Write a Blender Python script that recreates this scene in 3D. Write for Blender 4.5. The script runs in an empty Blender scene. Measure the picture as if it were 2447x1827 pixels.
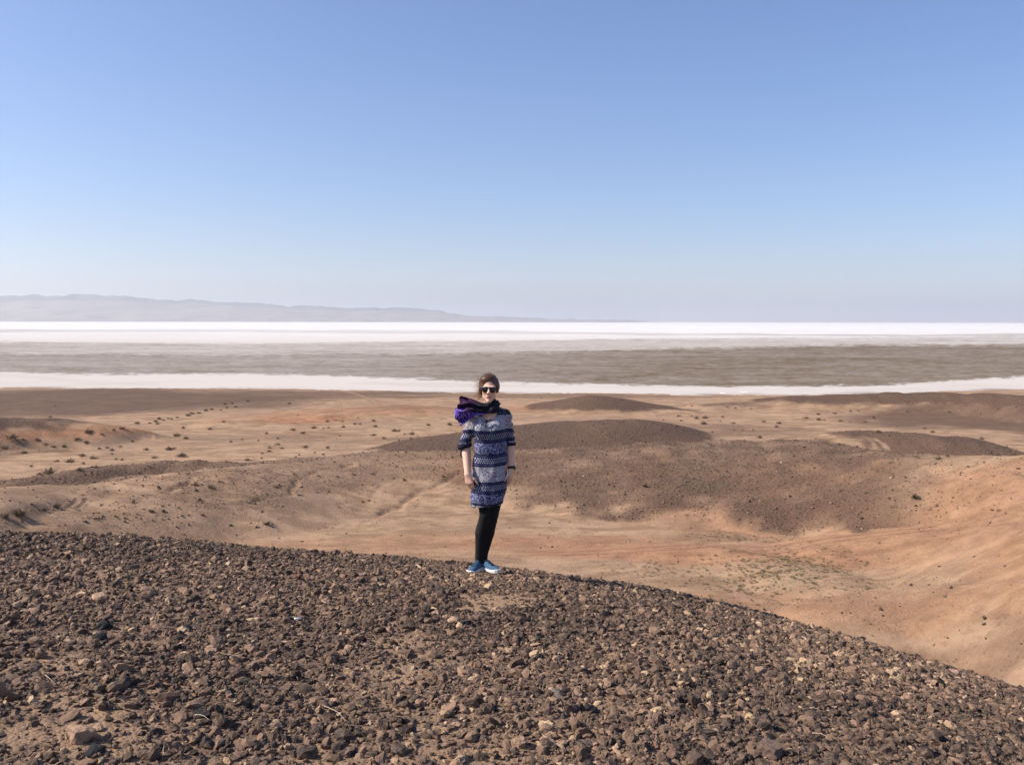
import bpy, bmesh, math, random
import numpy as np
from mathutils import Vector, Euler, Matrix

random.seed(7)
RNG = np.random.default_rng(11)
SC = bpy.context.scene
COL = SC.collection

# ------------------------------------------------------------------ camera, sky, sun, exposure
W, H, FPX = 2447.0, 1827.0, 2119.0           # the photograph's frame and its focal length in pixels
EYE = np.array([0.0, 0.0, 1.6])
HORIZON = 764.0
PITCH = math.atan((H / 2 - HORIZON) / FPX)    # camera tipped down
ROLL = math.radians(0.10)
cam_data = bpy.data.cameras.new('camera')
cam_data.sensor_width = 36.0
cam_data.lens = 36.0 * FPX / W
cam_data.clip_start = 0.05
cam_data.clip_end = 300000.0
cam = bpy.data.objects.new('camera', cam_data)
COL.objects.link(cam)
cam.location = EYE
CAM_ROT = (Matrix.Rotation(math.pi / 2 - PITCH, 4, 'X') @ Matrix.Rotation(ROLL, 4, 'Z'))
cam.rotation_euler = CAM_ROT.to_euler()
SC.camera = cam
CAM3 = np.array(CAM_ROT.to_3x3())

SUN_EL, SUN_AZ = math.radians(40), math.radians(-96)   # azimuth clockwise from +Y: the sun stands left and a little behind the camera
world = bpy.data.worlds.new('World')
SC.world = world
world.use_nodes = True
wn = world.node_tree
bg = wn.nodes['Background']
sky = wn.nodes.new('ShaderNodeTexSky')
sky.sky_type = 'NISHITA'
sky.sun_disc = False
sky.sun_elevation = SUN_EL
sky.sun_rotation = SUN_AZ
sky.altitude = 0
sky.air_density = 1.0
sky.dust_density = 1.0
sky.ozone_density = 9.0
tint = wn.nodes.new('ShaderNodeMix')             # white balance of the phone's sky
tint.data_type = 'RGBA'; tint.blend_type = 'MULTIPLY'; tint.inputs[0].default_value = 1.0
tint.inputs[7].default_value = (1.23, 1.0, 0.95, 1.0)
wn.links.new(sky.outputs[0], tint.inputs[6])
wn.links.new(tint.outputs[2], bg.inputs['Color'])
bg.inputs['Strength'].default_value = 0.124

sun_data = bpy.data.lights.new('sun', 'SUN')
sun_data.energy = 5.0
sun_data.angle = math.radians(0.53)
sun_data.color = (1.0, 0.915, 0.79)
sun = bpy.data.objects.new('sun', sun_data)
COL.objects.link(sun)
sdir = Vector((math.sin(SUN_AZ) * math.cos(SUN_EL), math.cos(SUN_AZ) * math.cos(SUN_EL), math.sin(SUN_EL)))
sun.rotation_euler = sdir.to_track_quat('Z', 'Y').to_euler()
sun.location = (-20, -10, 30)

SC.view_settings.view_transform = 'Standard'
SC.view_settings.look = 'None'
SC.view_settings.exposure = 0.5
SC.view_settings.gamma = 1.0
SC.view_settings.use_curve_mapping = False
SC.cycles.use_denoising = True
SC.cycles.volume_bounces = 1
SC.cycles.max_bounces = 6

# ------------------------------------------------------------------ helpers
def ray(px, py):
    """world direction through a pixel of the photograph, horizontal length 1"""
    d = CAM3 @ np.array([(px - W / 2) / FPX, -(py - H / 2) / FPX, -1.0])
    return d / math.hypot(d[0], d[1])

def at(px, py, dist):
    return EYE + ray(px, py) * dist

def at_z(px, py, z):
    d = ray(px, py)
    return EYE + d * ((z - EYE[2]) / d[2])

def _hash(ix, iy, iz, seed):
    n = (ix.astype(np.int64) * 73856093) ^ (iy.astype(np.int64) * 19349663) ^ (iz.astype(np.int64) * 83492791) ^ (seed * 2654435761)
    n = (n ^ (n >> 13)) * 1274126177
    n = n & 0xffffffff
    n = (n ^ (n >> 16)) & 0xffff
    return n.astype(np.float32) / 32767.5 - 1.0

def noise2(x, y, seed=0):
    x = np.asarray(x, dtype=np.float64); y = np.asarray(y, dtype=np.float64)
    ix, iy = np.floor(x), np.floor(y)
    fx, fy = x - ix, y - iy
    ux = fx * fx * fx * (fx * (fx * 6 - 15) + 10); uy = fy * fy * fy * (fy * (fy * 6 - 15) + 10)
    z = np.zeros_like(ix)
    a = _hash(ix, iy, z, seed); b = _hash(ix + 1, iy, z, seed)
    c = _hash(ix, iy + 1, z, seed); d = _hash(ix + 1, iy + 1, z, seed)
    return (a * (1 - ux) + b * ux) * (1 - uy) + (c * (1 - ux) + d * ux) * uy

def fbm2(x, y, octv=4, seed=0, gain=0.5):
    s, amp, f, tot = 0, 1.0, 1.0, 0
    for o in range(octv):
        a = 0.6 * o
        xr = (x * math.cos(a) - y * math.sin(a)) * f + 17.3 * o
        yr = (x * math.sin(a) + y * math.cos(a)) * f - 9.1 * o
        s = s + amp * noise2(xr, yr, seed + o)
        tot += amp; amp *= gain; f *= 2.03
    return s / tot

def noise3(x, y, z, seed=0):
    ix, iy, iz = np.floor(x), np.floor(y), np.floor(z)
    fx, fy, fz = x - ix, y - iy, z - iz
    ux, uy, uz = [f * f * (3 - 2 * f) for f in (fx, fy, fz)]
    r = 0
    for dx in (0, 1):
        for dy in (0, 1):
            for dz in (0, 1):
                w = (ux if dx else 1 - ux) * (uy if dy else 1 - uy) * (uz if dz else 1 - uz)
                r = r + w * _hash(ix + dx, iy + dy, iz + dz, seed)
    return r

def sstep(a, b, x):
    t = np.clip((x - a) / (b - a), 0, 1)
    return t * t * (3 - 2 * t)

def new_mesh(name, verts, faces, smooth=True):
    """faces: int array (n,3) or (n,4)"""
    me = bpy.data.meshes.new(name)
    verts = np.asarray(verts, dtype=np.float32); faces = np.asarray(faces, dtype=np.int32)
    me.vertices.add(len(verts)); me.vertices.foreach_set('co', verts.ravel())
    k = faces.shape[1]
    me.loops.add(faces.size); me.loops.foreach_set('vertex_index', faces.ravel())
    me.polygons.add(len(faces))
    me.polygons.foreach_set('loop_start', np.arange(0, faces.size, k, dtype=np.int32))
    me.polygons.foreach_set('use_smooth', np.full(len(faces), smooth, dtype=bool))
    me.update(calc_edges=True)
    me.validate()
    return me

def add_attr(me, name, data):
    data = np.asarray(data, dtype=np.float32)
    if data.ndim == 1:
        a = me.attributes.new(name, 'FLOAT', 'POINT'); a.data.foreach_set('value', data)
    elif data.shape[1] == 3:
        a = me.attributes.new(name, 'FLOAT_VECTOR', 'POINT'); a.data.foreach_set('vector', data.ravel())
    else:
        a = me.attributes.new(name, 'FLOAT_COLOR', 'POINT'); a.data.foreach_set('color', data.ravel())

def obj(name, me, mat=None, parent=None):
    o = bpy.data.objects.new(name, me)
    COL.objects.link(o)
    if mat is not None and me is not None and not me.materials:
        me.materials.append(mat)
    if parent is not None:
        o.parent = parent
    return o

def tag(o, label, cat, group=None, kind=None):
    o['label'] = label; o['category'] = cat
    if group: o['group'] = group
    if kind: o['kind'] = kind
    return o

def grid_faces(nu, nv, wrap_u=False):
    i = np.arange(nu if wrap_u else nu - 1)[:, None]; j = np.arange(nv - 1)[None, :]
    i2 = (i + 1) % nu
    return np.stack([i * nv + j, i2 * nv + j, i2 * nv + j + 1, i * nv + j + 1], -1).reshape(-1, 4)

class NT:
    """small node-tree builder"""
    def __init__(self, name, rough=0.9, spec=0.2):
        self.mat = bpy.data.materials.new(name); self.mat.use_nodes = True
        self.t = self.mat.node_tree
        self.bsdf = self.t.nodes['Principled BSDF']
        self.bsdf.inputs['Roughness'].default_value = rough
        self.bsdf.inputs['Specular IOR Level'].default_value = spec
        self.out = self.t.nodes['Material Output']
    def n(self, typ, **kw):
        nd = self.t.nodes.new(typ)
        for k, v in kw.items(): setattr(nd, k, v)
        return nd
    def put(self, sock, v):
        if hasattr(v, 'links') or isinstance(v, bpy.types.NodeSocket): self.t.links.new(v, sock)
        else: sock.default_value = v
    def math(self, op, a, b=0.0, clamp=False):
        nd = self.n('ShaderNodeMath', operation=op, use_clamp=clamp)
        self.put(nd.inputs[0], a); self.put(nd.inputs[1], b); return nd.outputs[0]
    def mix(self, f, a, b, blend='MIX'):
        nd = self.n('ShaderNodeMix', data_type='RGBA', blend_type=blend)
        self.put(nd.inputs[0], f)
        for s, v in ((nd.inputs[6], a), (nd.inputs[7], b)):
            if isinstance(v, (tuple, list)): v = (*v[:3], 1.0)
            self.put(s, v)
        return nd.outputs[2]
    def attr(self, name, typ='GEOMETRY', out='Fac'):
        nd = self.n('ShaderNodeAttribute', attribute_name=name, attribute_type=typ)
        return nd.outputs[out]
    def pos(self): return self.n('ShaderNodeNewGeometry').outputs['Position']
    def objco(self): return self.n('ShaderNodeTexCoord').outputs['Object']
    def map(self, vec, scale=(1, 1, 1), loc=(0, 0, 0), rot=(0, 0, 0)):
        nd = self.n('ShaderNodeMapping'); self.put(nd.inputs[0], vec)
        nd.inputs['Scale'].default_value = scale; nd.inputs['Location'].default_value = loc; nd.inputs['Rotation'].default_value = rot
        return nd.outputs[0]
    def noise(self, vec, scale, detail=4.0, rough=0.55, dist=0.0):
        nd = self.n('ShaderNodeTexNoise'); self.put(nd.inputs['Vector'], vec)
        nd.inputs['Scale'].default_value = scale; nd.inputs['Detail'].default_value = detail
        nd.inputs['Roughness'].default_value = rough; nd.inputs['Distortion'].default_value = dist
        return nd.outputs[0]
    def voro(self, vec, scale, feature='F1', out='Distance'):
        nd = self.n('ShaderNodeTexVoronoi', feature=feature); self.put(nd.inputs['Vector'], vec)
        nd.inputs['Scale'].default_value = scale
        return nd.outputs[out]
    def ramp(self, f, a, b):
        nd = self.n('ShaderNodeMapRange', interpolation_type='SMOOTHSTEP'); self.put(nd.inputs[0], f)
        nd.inputs[1].default_value = a; nd.inputs[2].default_value = b
        return nd.outputs[0]
    def bump(self, h, strength=0.5, dist=0.01):
        nd = self.n('ShaderNodeBump'); self.put(nd.inputs['Height'], h)
        nd.inputs['Strength'].default_value = strength; nd.inputs['Distance'].default_value = dist
        self.t.links.new(nd.outputs[0], self.bsdf.inputs['Normal'])
    def color(self, c):
        self.put(self.bsdf.inputs['Base Color'], (*c[:3], 1.0) if isinstance(c, (tuple, list)) else c)
        return self.mat
# ------------------------------------------------------------------ terrain
Z_SALT = EYE[2] - 20.0

class Crest:
    def __init__(self, pts, wf, wb, name, label):
        P = np.array([at(*p) for p in pts]); self.name = name; self.label = label
        # resample the crest smoothly
        n = 30; s = np.linspace(0, len(P) - 1, n)
        Q = np.stack([np.interp(s, np.arange(len(P)), P[:, k]) for k in range(3)], 1)
        for _ in range(3):
            Q[1:-1] = (Q[:-2] + 2 * Q[1:-1] + Q[2:]) / 4
        self.P = Q; self.wb = wb
        self.wfa = np.interp(s, np.arange(len(P)), wf) if isinstance(wf, list) else np.full(n, float(wf)); self.wf = self.wfa.max()
        e = np.minimum(np.linspace(0, 1, n), np.linspace(1, 0, n))
        self.h = np.maximum(Q[:, 2] - Z_SALT, 0.02)
        self.taper = e; self.flat = False; self.h0 = self.h.max()
    def height(self, x, y):
        m = 1.35 * max(self.wf, self.wb)
        lo, hi = self.P[:, :2].min(0) - m, self.P[:, :2].max(0) + m
        k = (x > lo[0]) & (x < hi[0]) & (y > lo[1]) & (y < hi[1])
        out = np.zeros(x.shape)
        if k.any(): out[k] = self._height(x[k], y[k])
        return out
    def _height(self, x, y):
        best = np.full(x.shape, 1e9); P = self.P
        def segs():
            for i in range(len(P) - 1):
                a, b = P[i, :2], P[i + 1, :2]
                ab = b - a
                t = np.clip(((x - a[0]) * ab[0] + (y - a[1]) * ab[1]) / (ab @ ab + 1e-9), 0, 1)
                dx = x - (a[0] + t * ab[0]); dy = y - (a[1] + t * ab[1])
                yield i, t, dx, dy, dx * dx + dy * dy
        for i, t, dx, dy, d2 in segs(): best = np.minimum(best, d2)
        hh = np.zeros(x.shape); wfl = np.zeros(x.shape); side = np.zeros(x.shape); tot = np.zeros(x.shape) + 1e-12
        for i, t, dx, dy, d2 in segs():                                    # soft choice of the nearest stretch of crest
            wgt = np.exp(-np.minimum((d2 - best) / (10.0 + 0.25 * best), 40))
            hh += wgt * (self.h[i] * (1 - t) + self.h[i + 1] * t); tot += wgt; wfl += wgt * self.wfa[i]
            side += wgt * (dx * x + dy * y < 0)                            # on the viewer's side of the crest
        hh /= tot; side /= tot; wfl /= tot
        d = np.sqrt(best)
        wig = 1 + 0.25 * fbm2(x / 14.0, y / 14.0, 3, 91)
        w = (wfl * side + self.wb * (1 - side)) * wig * np.clip(np.sqrt(hh / self.h0), 0.3, 1.0)
        q = np.clip(d / w, 0, 1)
        prof = (1 - q * q) ** 1.25
        if self.flat: return prof
        return hh * prof
    def profile(self, x, y):
        h0 = self.h; self.flat = True; r = self.height(x, y); self.flat = False
        return r

HILLS = [
    Crest([(1215, 990, 192), (1290, 969, 195), (1350, 955, 195), (1428, 950, 195), (1490, 957, 195), (1560, 972, 194), (1650, 988, 190)], 15, 16, 'hill', 'small dark brown hill just right of the woman, below the salt shore'),
    Crest([(850, 1096, 128), (950, 1068, 133), (1050, 1048, 138), (1150, 1033, 142), (1323, 1011, 150), (1420, 1007, 150), (1517, 1001, 150), (1580, 1016, 148), (1630, 1036, 146), (1660, 1052, 145), (1685, 1070, 144)], 22, 16, 'hill', 'dark grey-brown hill directly behind the woman'),
    Crest([(-260, 1215, 80), (-100, 1202, 86), (60, 1190, 90), (200, 1168, 93), (400, 1143, 97), (560, 1126, 102), (720, 1101, 108), (873, 1088, 114), (1050, 1086, 116), (1224, 1090, 112), (1400, 1078, 112), (1556, 1069, 114), (1700, 1058, 116), (1843, 1054, 116), (1950, 1064, 114), (2053, 1080, 110), (2160, 1093, 106), (2275, 1104, 102), (2447, 1104, 98), (2650, 1090, 94)], [24, 24, 24, 24, 24, 26, 30, 34, 38, 41, 41, 40, 39, 38, 36, 33, 29, 25, 22, 20], 20, 'hill', 'broad stony brown hill filling the middle distance across the valley'),
    Crest([(30, 1168, 99), (150, 1140, 101), (250, 1122, 104), (305, 1111, 106), (335, 1117, 106), (365, 1119, 106), (400, 1108, 107), (442, 1102, 108), (490, 1106, 108), (560, 1122, 107)], 7, 9, 'hill', 'long low dark ridge on the left, behind the pale track'),
    Crest([(-160, 1004, 160), (33, 1007, 160), (120, 1012, 160), (180, 1020, 158), (240, 1034, 156)], 9, 16, 'hill', 'dark mound with red foot cut by the left edge of the picture'),
    Crest([(560, 1004, 178), (700, 990, 183), (820, 981, 185), (967, 975, 185), (1040, 981, 184), (1130, 996, 180)], 14, 18, 'hill', 'low reddish swell on the plain left of the woman'),
    Crest([(1900, 1056, 126), (1990, 1042, 131), (2070, 1037, 134), (2160, 1041, 134), (2263, 1046, 132), (2320, 1060, 129), (2365, 1079, 126), (2405, 1099, 124)], 14, 14, 'hill', 'low dark hill with tyre tracks behind the broad stony hill'),
    Crest([(1690, 966, 202), (1850, 952, 210), (2000, 947, 214), (2192, 942, 217), (2350, 945, 217), (2447, 950, 214), (2650, 955, 208)], 17, 12, 'hill', 'long dark purplish rise below the salt shore on the right'),
    Crest([(2060, 1288, 82), (2200, 1270, 82), (2300, 1256, 81), (2447, 1230, 79), (2700, 1185, 76), (3050, 1150, 72)], 26, 17, 'hill', 'orange red slope rising out of the right edge'),
    Crest([(1990, 1470, 61), (2120, 1424, 63), (2260, 1404, 63), (2447, 1388, 62), (2700, 1350, 60)], 10, 9, 'hill', 'low tan swell in the valley at the right edge'),
    Crest([(1150, 1290, 79), (1500, 1305, 77), (1760, 1330, 74), (1960, 1372, 69)], 7, 5, 'hill', 'faint reddish bank along the valley floor below the stony hill'),
]

# shore of the salt flat, photographed points on the plain's level
_shore = np.array([at_z(px, py, Z_SALT)[:2] for px, py in [(-900, 928), (-300, 926), (0, 925), (300, 926), (560, 928), (800, 930), (1000, 936), (1224, 938), (1500, 940), (1850, 944), (2050, 940), (2250, 935), (2447, 929), (2800, 922), (3400, 915)]])

def shore_y(x):
    return np.interp(x, _shore[:, 0], _shore[:, 1])

def plain_height(x, y):
    s = shore_y(x) - y
    und = 0.55 * fbm2(x / 38.0, y / 30.0, 3, 5) + 0.16 * fbm2(x / 9.0, y / 7.0, 3, 15)
    fade = sstep(5, 45, s)
    edge = np.where(s > 0, np.minimum(s * 0.010, 0.35), np.maximum(s * 0.03, -2.5)) + 0.05 * fbm2(x / 12.0, y / 5.0, 3, 25)
    return Z_SALT + edge + und * fade

_gul = []       # erosion gullies: crooked lines cut into the slopes
def gully(pts, depth=0.35, width=0.5):
    P = [at(*p) if len(p) == 3 else None for p in pts]
    _gul.append((np.array(P)[:, :2], depth, width))

def terrain_raw(x, y, want=False):
    hs = [h.height(x, y) for h in HILLS]
    k = 0.6
    base = plain_height(x, y)
    tot = np.zeros_like(x)
    for h in hs:                                   # smooth maximum of the hills
        m = np.maximum(tot, h); d = np.abs(tot - h)
        tot = m + np.maximum(k - d, 0) ** 2 / (4 * k) * (np.minimum(tot, h) > 0.05)
    rough = sstep(1.4, 4.0, tot)
    z = base + tot
    z = z + rough * (0.34 * fbm2(x / 4.5, y / 5.5, 4, 33) + 0.6 * (np.abs(fbm2(x / 7.0, y / 18.0, 3, 37)) - 0.3))
    z = z + 0.045 * fbm2(x / 1.1, y / 1.1, 3, 41)
    for P, dep, wid in _gul:
        x0, x1 = P[:, 0].min() - 3, P[:, 0].max() + 3; y0, y1 = P[:, 1].min() - 3, P[:, 1].max() + 3
        m = (x > x0) & (x < x1) & (y > y0) & (y < y1)
        if not m.any(): continue
        xs, ys = x[m], y[m]
        xs = xs + 0.5 * fbm2(xs / 2.2, ys / 2.2, 2, 55); ys = ys + 0.5 * fbm2(xs / 2.2, ys / 2.2, 2, 56)
        best = np.full(xs.shape, 1e9)
        for a, b in zip(P[:-1], P[1:]):
            ab = b - a; t = np.clip(((xs - a[0]) * ab[0] + (ys - a[1]) * ab[1]) / (ab @ ab), 0, 1)
            best = np.minimum(best, (xs - a[0] - t * ab[0]) ** 2 + (ys - a[1] - t * ab[1]) ** 2)
        mod = 0.55 + 0.45 * fbm2(xs / 3.0, ys / 3.0, 2, 57)
        z[m] -= dep * np.exp(-best / (wid * wid)) * mod
    if want: return z, hs
    return z

# ---- the stony hill in the foreground, where the woman stands
_sil = [(-900, 1235), (-300, 1258), (0, 1274), (250, 1281), (531, 1302), (760, 1322), (940, 1335), (1100, 1349), (1170, 1356), (1327, 1377), (1480, 1397), (1603, 1418), (1750, 1450), (1880, 1484), (2050, 1533), (2211, 1580), (2330, 1615), (2447, 1657), (2800, 1780), (3400, 1950)]
_sd = np.array([ray(*p) for p in _sil])
_saz = np.arctan2(_sd[:, 0], _sd[:, 1]); _sv = -_sd[:, 2]
_azf = np.linspace(-math.pi, math.pi, 1441)
_vf = np.interp(_azf, np.concatenate([[-math.pi, -1.6], _saz, [1.6, math.pi]]), np.concatenate([[0.05, 0.12], _sv, [0.5, 0.05]]))
_Df = np.interp(_azf, [-math.pi, -1.2, -0.52, 0, 0.25, 0.52, 1.2, math.pi], [14, 12, 10.2, 9.0, 8.6, 8.0, 8.5, 14])
_ker = np.exp(-np.linspace(-2, 2, 13) ** 2); _ker /= _ker.sum()
_vf = np.convolve(np.concatenate([_vf[-7:-1], _vf, _vf[1:7]]), _ker, 'valid')
_Df = np.convolve(np.concatenate([_Df[-7:-1], _Df, _Df[1:7]]), _ker, 'valid')

def fore_height(x, y, detail=True):
    r = np.hypot(x, y); az = np.arctan2(x, y)
    v = np.interp(az, _azf, _vf); D = np.interp(az, _azf, _Df)
    u = r / D
    w0 = sstep(0.0, 2.0, r)
    z = EYE[2] - (v * w0 + 0.28 * (1 - w0)) * r - 1.6 * (1 - u) ** 2
    if detail:
        k = sstep(0.8, 2.5, r)
        z = z + k * (0.02 * fbm2(x / 0.9, y / 0.9, 3, 61) + 0.012 * fbm2(x / 0.22, y / 0.22, 3, 63))
    return z

def hit(px, py, fn, r0, r1, n=260, fine=True):
    d = ray(px, py)
    if fine:
        c = hit(px, py, fn, r0, r1, n, False)
        if c is None: return None
        rc = math.hypot(c[0], c[1]); q = (r1 / r0) ** (1.5 / n)
        r0, r1, n = rc / q, rc * q, 60
    r = np.geomspace(r0, r1, n)
    P = EYE[None, :] + d[None, :] * r[:, None]
    z = fn(P[:, 0].copy(), P[:, 1].copy())
    below = np.nonzero(P[:, 2] <= z)[0]
    if not len(below): return None
    i = below[0]
    return np.array([P[i, 0], P[i, 1], z[i]])

# gullies, first guesses placed on the slope by pixel, then dropped on the terrain
def gpx(pts, **kw):
    P = [hit(px, py, terrain_raw, 45, 200) for px, py in pts]
    P = [p for p in P if p is not None]
    if len(P) > 1: _gul_new.append((np.array(P)[:, :2], kw.get('depth', 0.3), kw.get('width', 0.32)))
_gul_new = []
gpx([(960, 1142), (905, 1160), (870, 1205)], depth=0.1)
gpx([(560, 1204), (640, 1190), (690, 1180), (712, 1150), (760, 1122), (850, 1108)], depth=0.45)
gpx([(455, 1146), (430, 1163), (390, 1177)], depth=0.4)
gpx([(385, 1176), (315, 1196)], depth=0.35)
gpx([(915, 1226), (960, 1205), (978, 1192), (1010, 1175), (1060, 1150), (1120, 1120)], depth=0.5, width=0.35)
gpx([(810, 1203), (870, 1198), (900, 1192)], depth=0.25)
gpx([(985, 1218), (1000, 1208)], depth=0.4)
gpx([(860, 1258), (900, 1232), (930, 1218)], depth=0.2)
gpx([(1620, 1300), (1780, 1286), (1980, 1275), (2110, 1268), (2250, 1240), (2400, 1205)], depth=0.3, width=0.5)
gpx([(2010, 1331), (2030, 1318), (2045, 1308)], depth=0.45)
gpx([(2260, 1262), (2330, 1255)], depth=0.3)
gpx([(2400, 1240), (2435, 1228)], depth=0.4)
gpx([(2090, 1490), (2180, 1470), (2260, 1430)], depth=0.2)
gpx([(2160, 1520), (2330, 1515), (2430, 1490)], depth=0.3, width=0.45)
_gul.extend(_gul_new)

# ---- ground cover: gravel (dark stone cover), red (iron-red soil), green (spring weeds); places on the ground, not light
def ell(x, y, px, py, rx, ry, soft=0.45, seed=0, nz=0.5, d=None):
    """soft-edged patch of ground whose centre lies at a photographed point"""
    c = hit(px, py, terrain_raw, 35, 400)
    if c is None: return 0 * x
    dist = math.hypot(c[0], c[1])
    sx = rx * dist / FPX
    sy = ry * dist * dist / 20.0 / FPX
    ca, sa = c[1] / dist, c[0] / dist
    dx, dy = x - c[0], y - c[1]
    lx = dx * ca - dy * sa; ly = dx * sa + dy * ca
    q = np.sqrt((lx / sx) ** 2 + (ly / sy) ** 2) + nz * fbm2(x / (sx * 0.5), y / (sy * 0.5), 4, 200 + seed)
    return 1 - sstep(1 - soft, 1 + soft, q)

def covers(x, y, z, hs):
    n1 = fbm2(x / 16.0, y / 12.0, 4, 71); n2 = fbm2(x / 4.0, y / 3.0, 4, 73)
    g = np.zeros_like(x); r = np.zeros_like(x); gr = np.zeros_like(x)
    rel = [h / (np.interp(0.5, [0, 1], [c.h.max(), c.h.max()])) for h, c in zip(hs, HILLS)]
    def up(a, b): return np.maximum(a, b)
    # far mound: dark cap, tan skirt
    g = up(g, sstep(0.06, 0.36, rel[0] + 0.2 * n2)); 
    g = up(g, sstep(0.02, 0.22, rel[1] + 0.12 * n2))
    g = up(g, 0.75 * sstep(0.0, 0.5, rel[3] + 0.12 * n2))
    g = up(g, sstep(0.35, 0.7, rel[4] + 0.25 * n2))
    g = up(g, 0.45 * sstep(0.55, 0.95, rel[5] + 0.2 * n2))
    g = up(g, 0.95 * sstep(0.1, 0.4, rel[6] + 0.2 * n2) * (1 - 0.9 * ell(x, y, 1960, 1058, 120, 16, seed=1)))
    g = up(g, sstep(0.12, 0.5, rel[7] + 0.2 * n2))
    # the broad hill: stony right of the woman, sandy to the left
    pc = HILLS[2].profile(x, y); ax_ = x / np.maximum(y, 1)
    lin = 1 - np.sqrt(np.clip(1 - np.clip(pc, 0, 1) ** 0.8, 0, 1))
    n4 = fbm2(x / 1.6, y / 2.4, 3, 75)
    c = sstep(-0.02, 0.20, lin + 0.02 + 0.10 * n2 + 0.10 * n4) * sstep(0.0, 0.03, lin)
    right = sstep(-0.10, 0.02, ax_ + 0.05 * n1 + (y - 95) * 0.0022)
    leftcap = sstep(0.34, 0.62, pc + 0.25 * n2 + 0.08 * n1) * 0.45 * sstep(-0.55, -0.30, ax_)
    g = up(g, (c * right * (0.74 + 0.24 * n2 + 0.1 * n1) + leftcap * (1 - right)) * (1 - 0.75 * sstep(0.40, 0.52, ax_ + 0.05 * n2)))
    g = g * (1 - 0.85 * sstep(0.2, 0.7, rel[8] + 0.1 * n2))
    # stone-strewn flats
    for i, (px, py, rx, ry, a) in enumerate([(150, 955, 520, 30, .85), (640, 945, 420, 14, .75), (1300, 946, 420, 7, .55), (2250, 938, 400, 6, .5), (60, 1078, 110, 8, .6), (2330, 1005, 290, 24, .8), (1700, 1025, 260, 12, .5),
                                             (1550, 938, 300, 5, .5), (640, 1045, 240, 9, .4), (870, 1050, 200, 8, .35), (1750, 1020, 200, 9, .45), (2150, 1455, 150, 40, .32),
                                             (2350, 1560, 150, 35, .5), (2250, 1395, 150, 26, .22), (1720, 1400, 120, 20, .15), (2000, 1345, 150, 14, .25), (1400, 1300, 200, 12, .2), (250, 1235, 300, 16, .22)]):
        g = up(g, a * ell(x, y, px, py, rx, ry, seed=10 + i))
    g = np.clip(g + 0.10 * n2 * (g > 0.02), 0, 1)
    # iron red soil
    r = up(r, sstep(0.1, 0.35, rel[4]) * (1 - sstep(0.35, 0.6, rel[4])) * 1.0)
    r = up(r, 0.65 * sstep(0.15, 0.6, rel[5] + 0.2 * n2))
    r = up(r, 0.62 * sstep(0.12, 0.5, rel[8] + 0.2 * n2))
    for i, (px, py, rx, ry, a) in enumerate([(1700, 1310, 700, 32, .75), (2250, 1270, 380, 60, .65), (720, 1002, 120, 5, 1.0), (1240, 977, 60, 9, .6), (1130, 1112, 80, 30, .6), (1000, 1300, 500, 25, .45),
                                             (2040, 1130, 90, 20, .4), (1850, 1150, 160, 30, .5), (700, 1330, 500, 20, .4), (1900, 1480, 500, 60, .4), (1560, 1120, 60, 20, .4), (1780, 1240, 260, 30, .5), (2400, 1130, 160, 30, .6)]):
        r = up(r, a * ell(x, y, px, py, rx, ry, seed=40 + i))
    r = np.clip(r + 0.15 * n1 * (r > 0.02), 0, 1)
    for i, (px, py, rx, ry, a) in enumerate([(1860, 1365, 170, 42, .8), (1690, 1128, 110, 26, .8), (1860, 1140, 60, 25, .5), (360, 1003, 60, 6, .6), (1740, 1280, 80, 10, .5), (1520, 1360, 150, 25, .3)]):
        gr = up(gr, a * ell(x, y, px, py, rx, ry, seed=70 + i, nz=0.8) * (0.55 + 0.45 * n2))
    return g, r, np.clip(gr, 0, 1)

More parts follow.
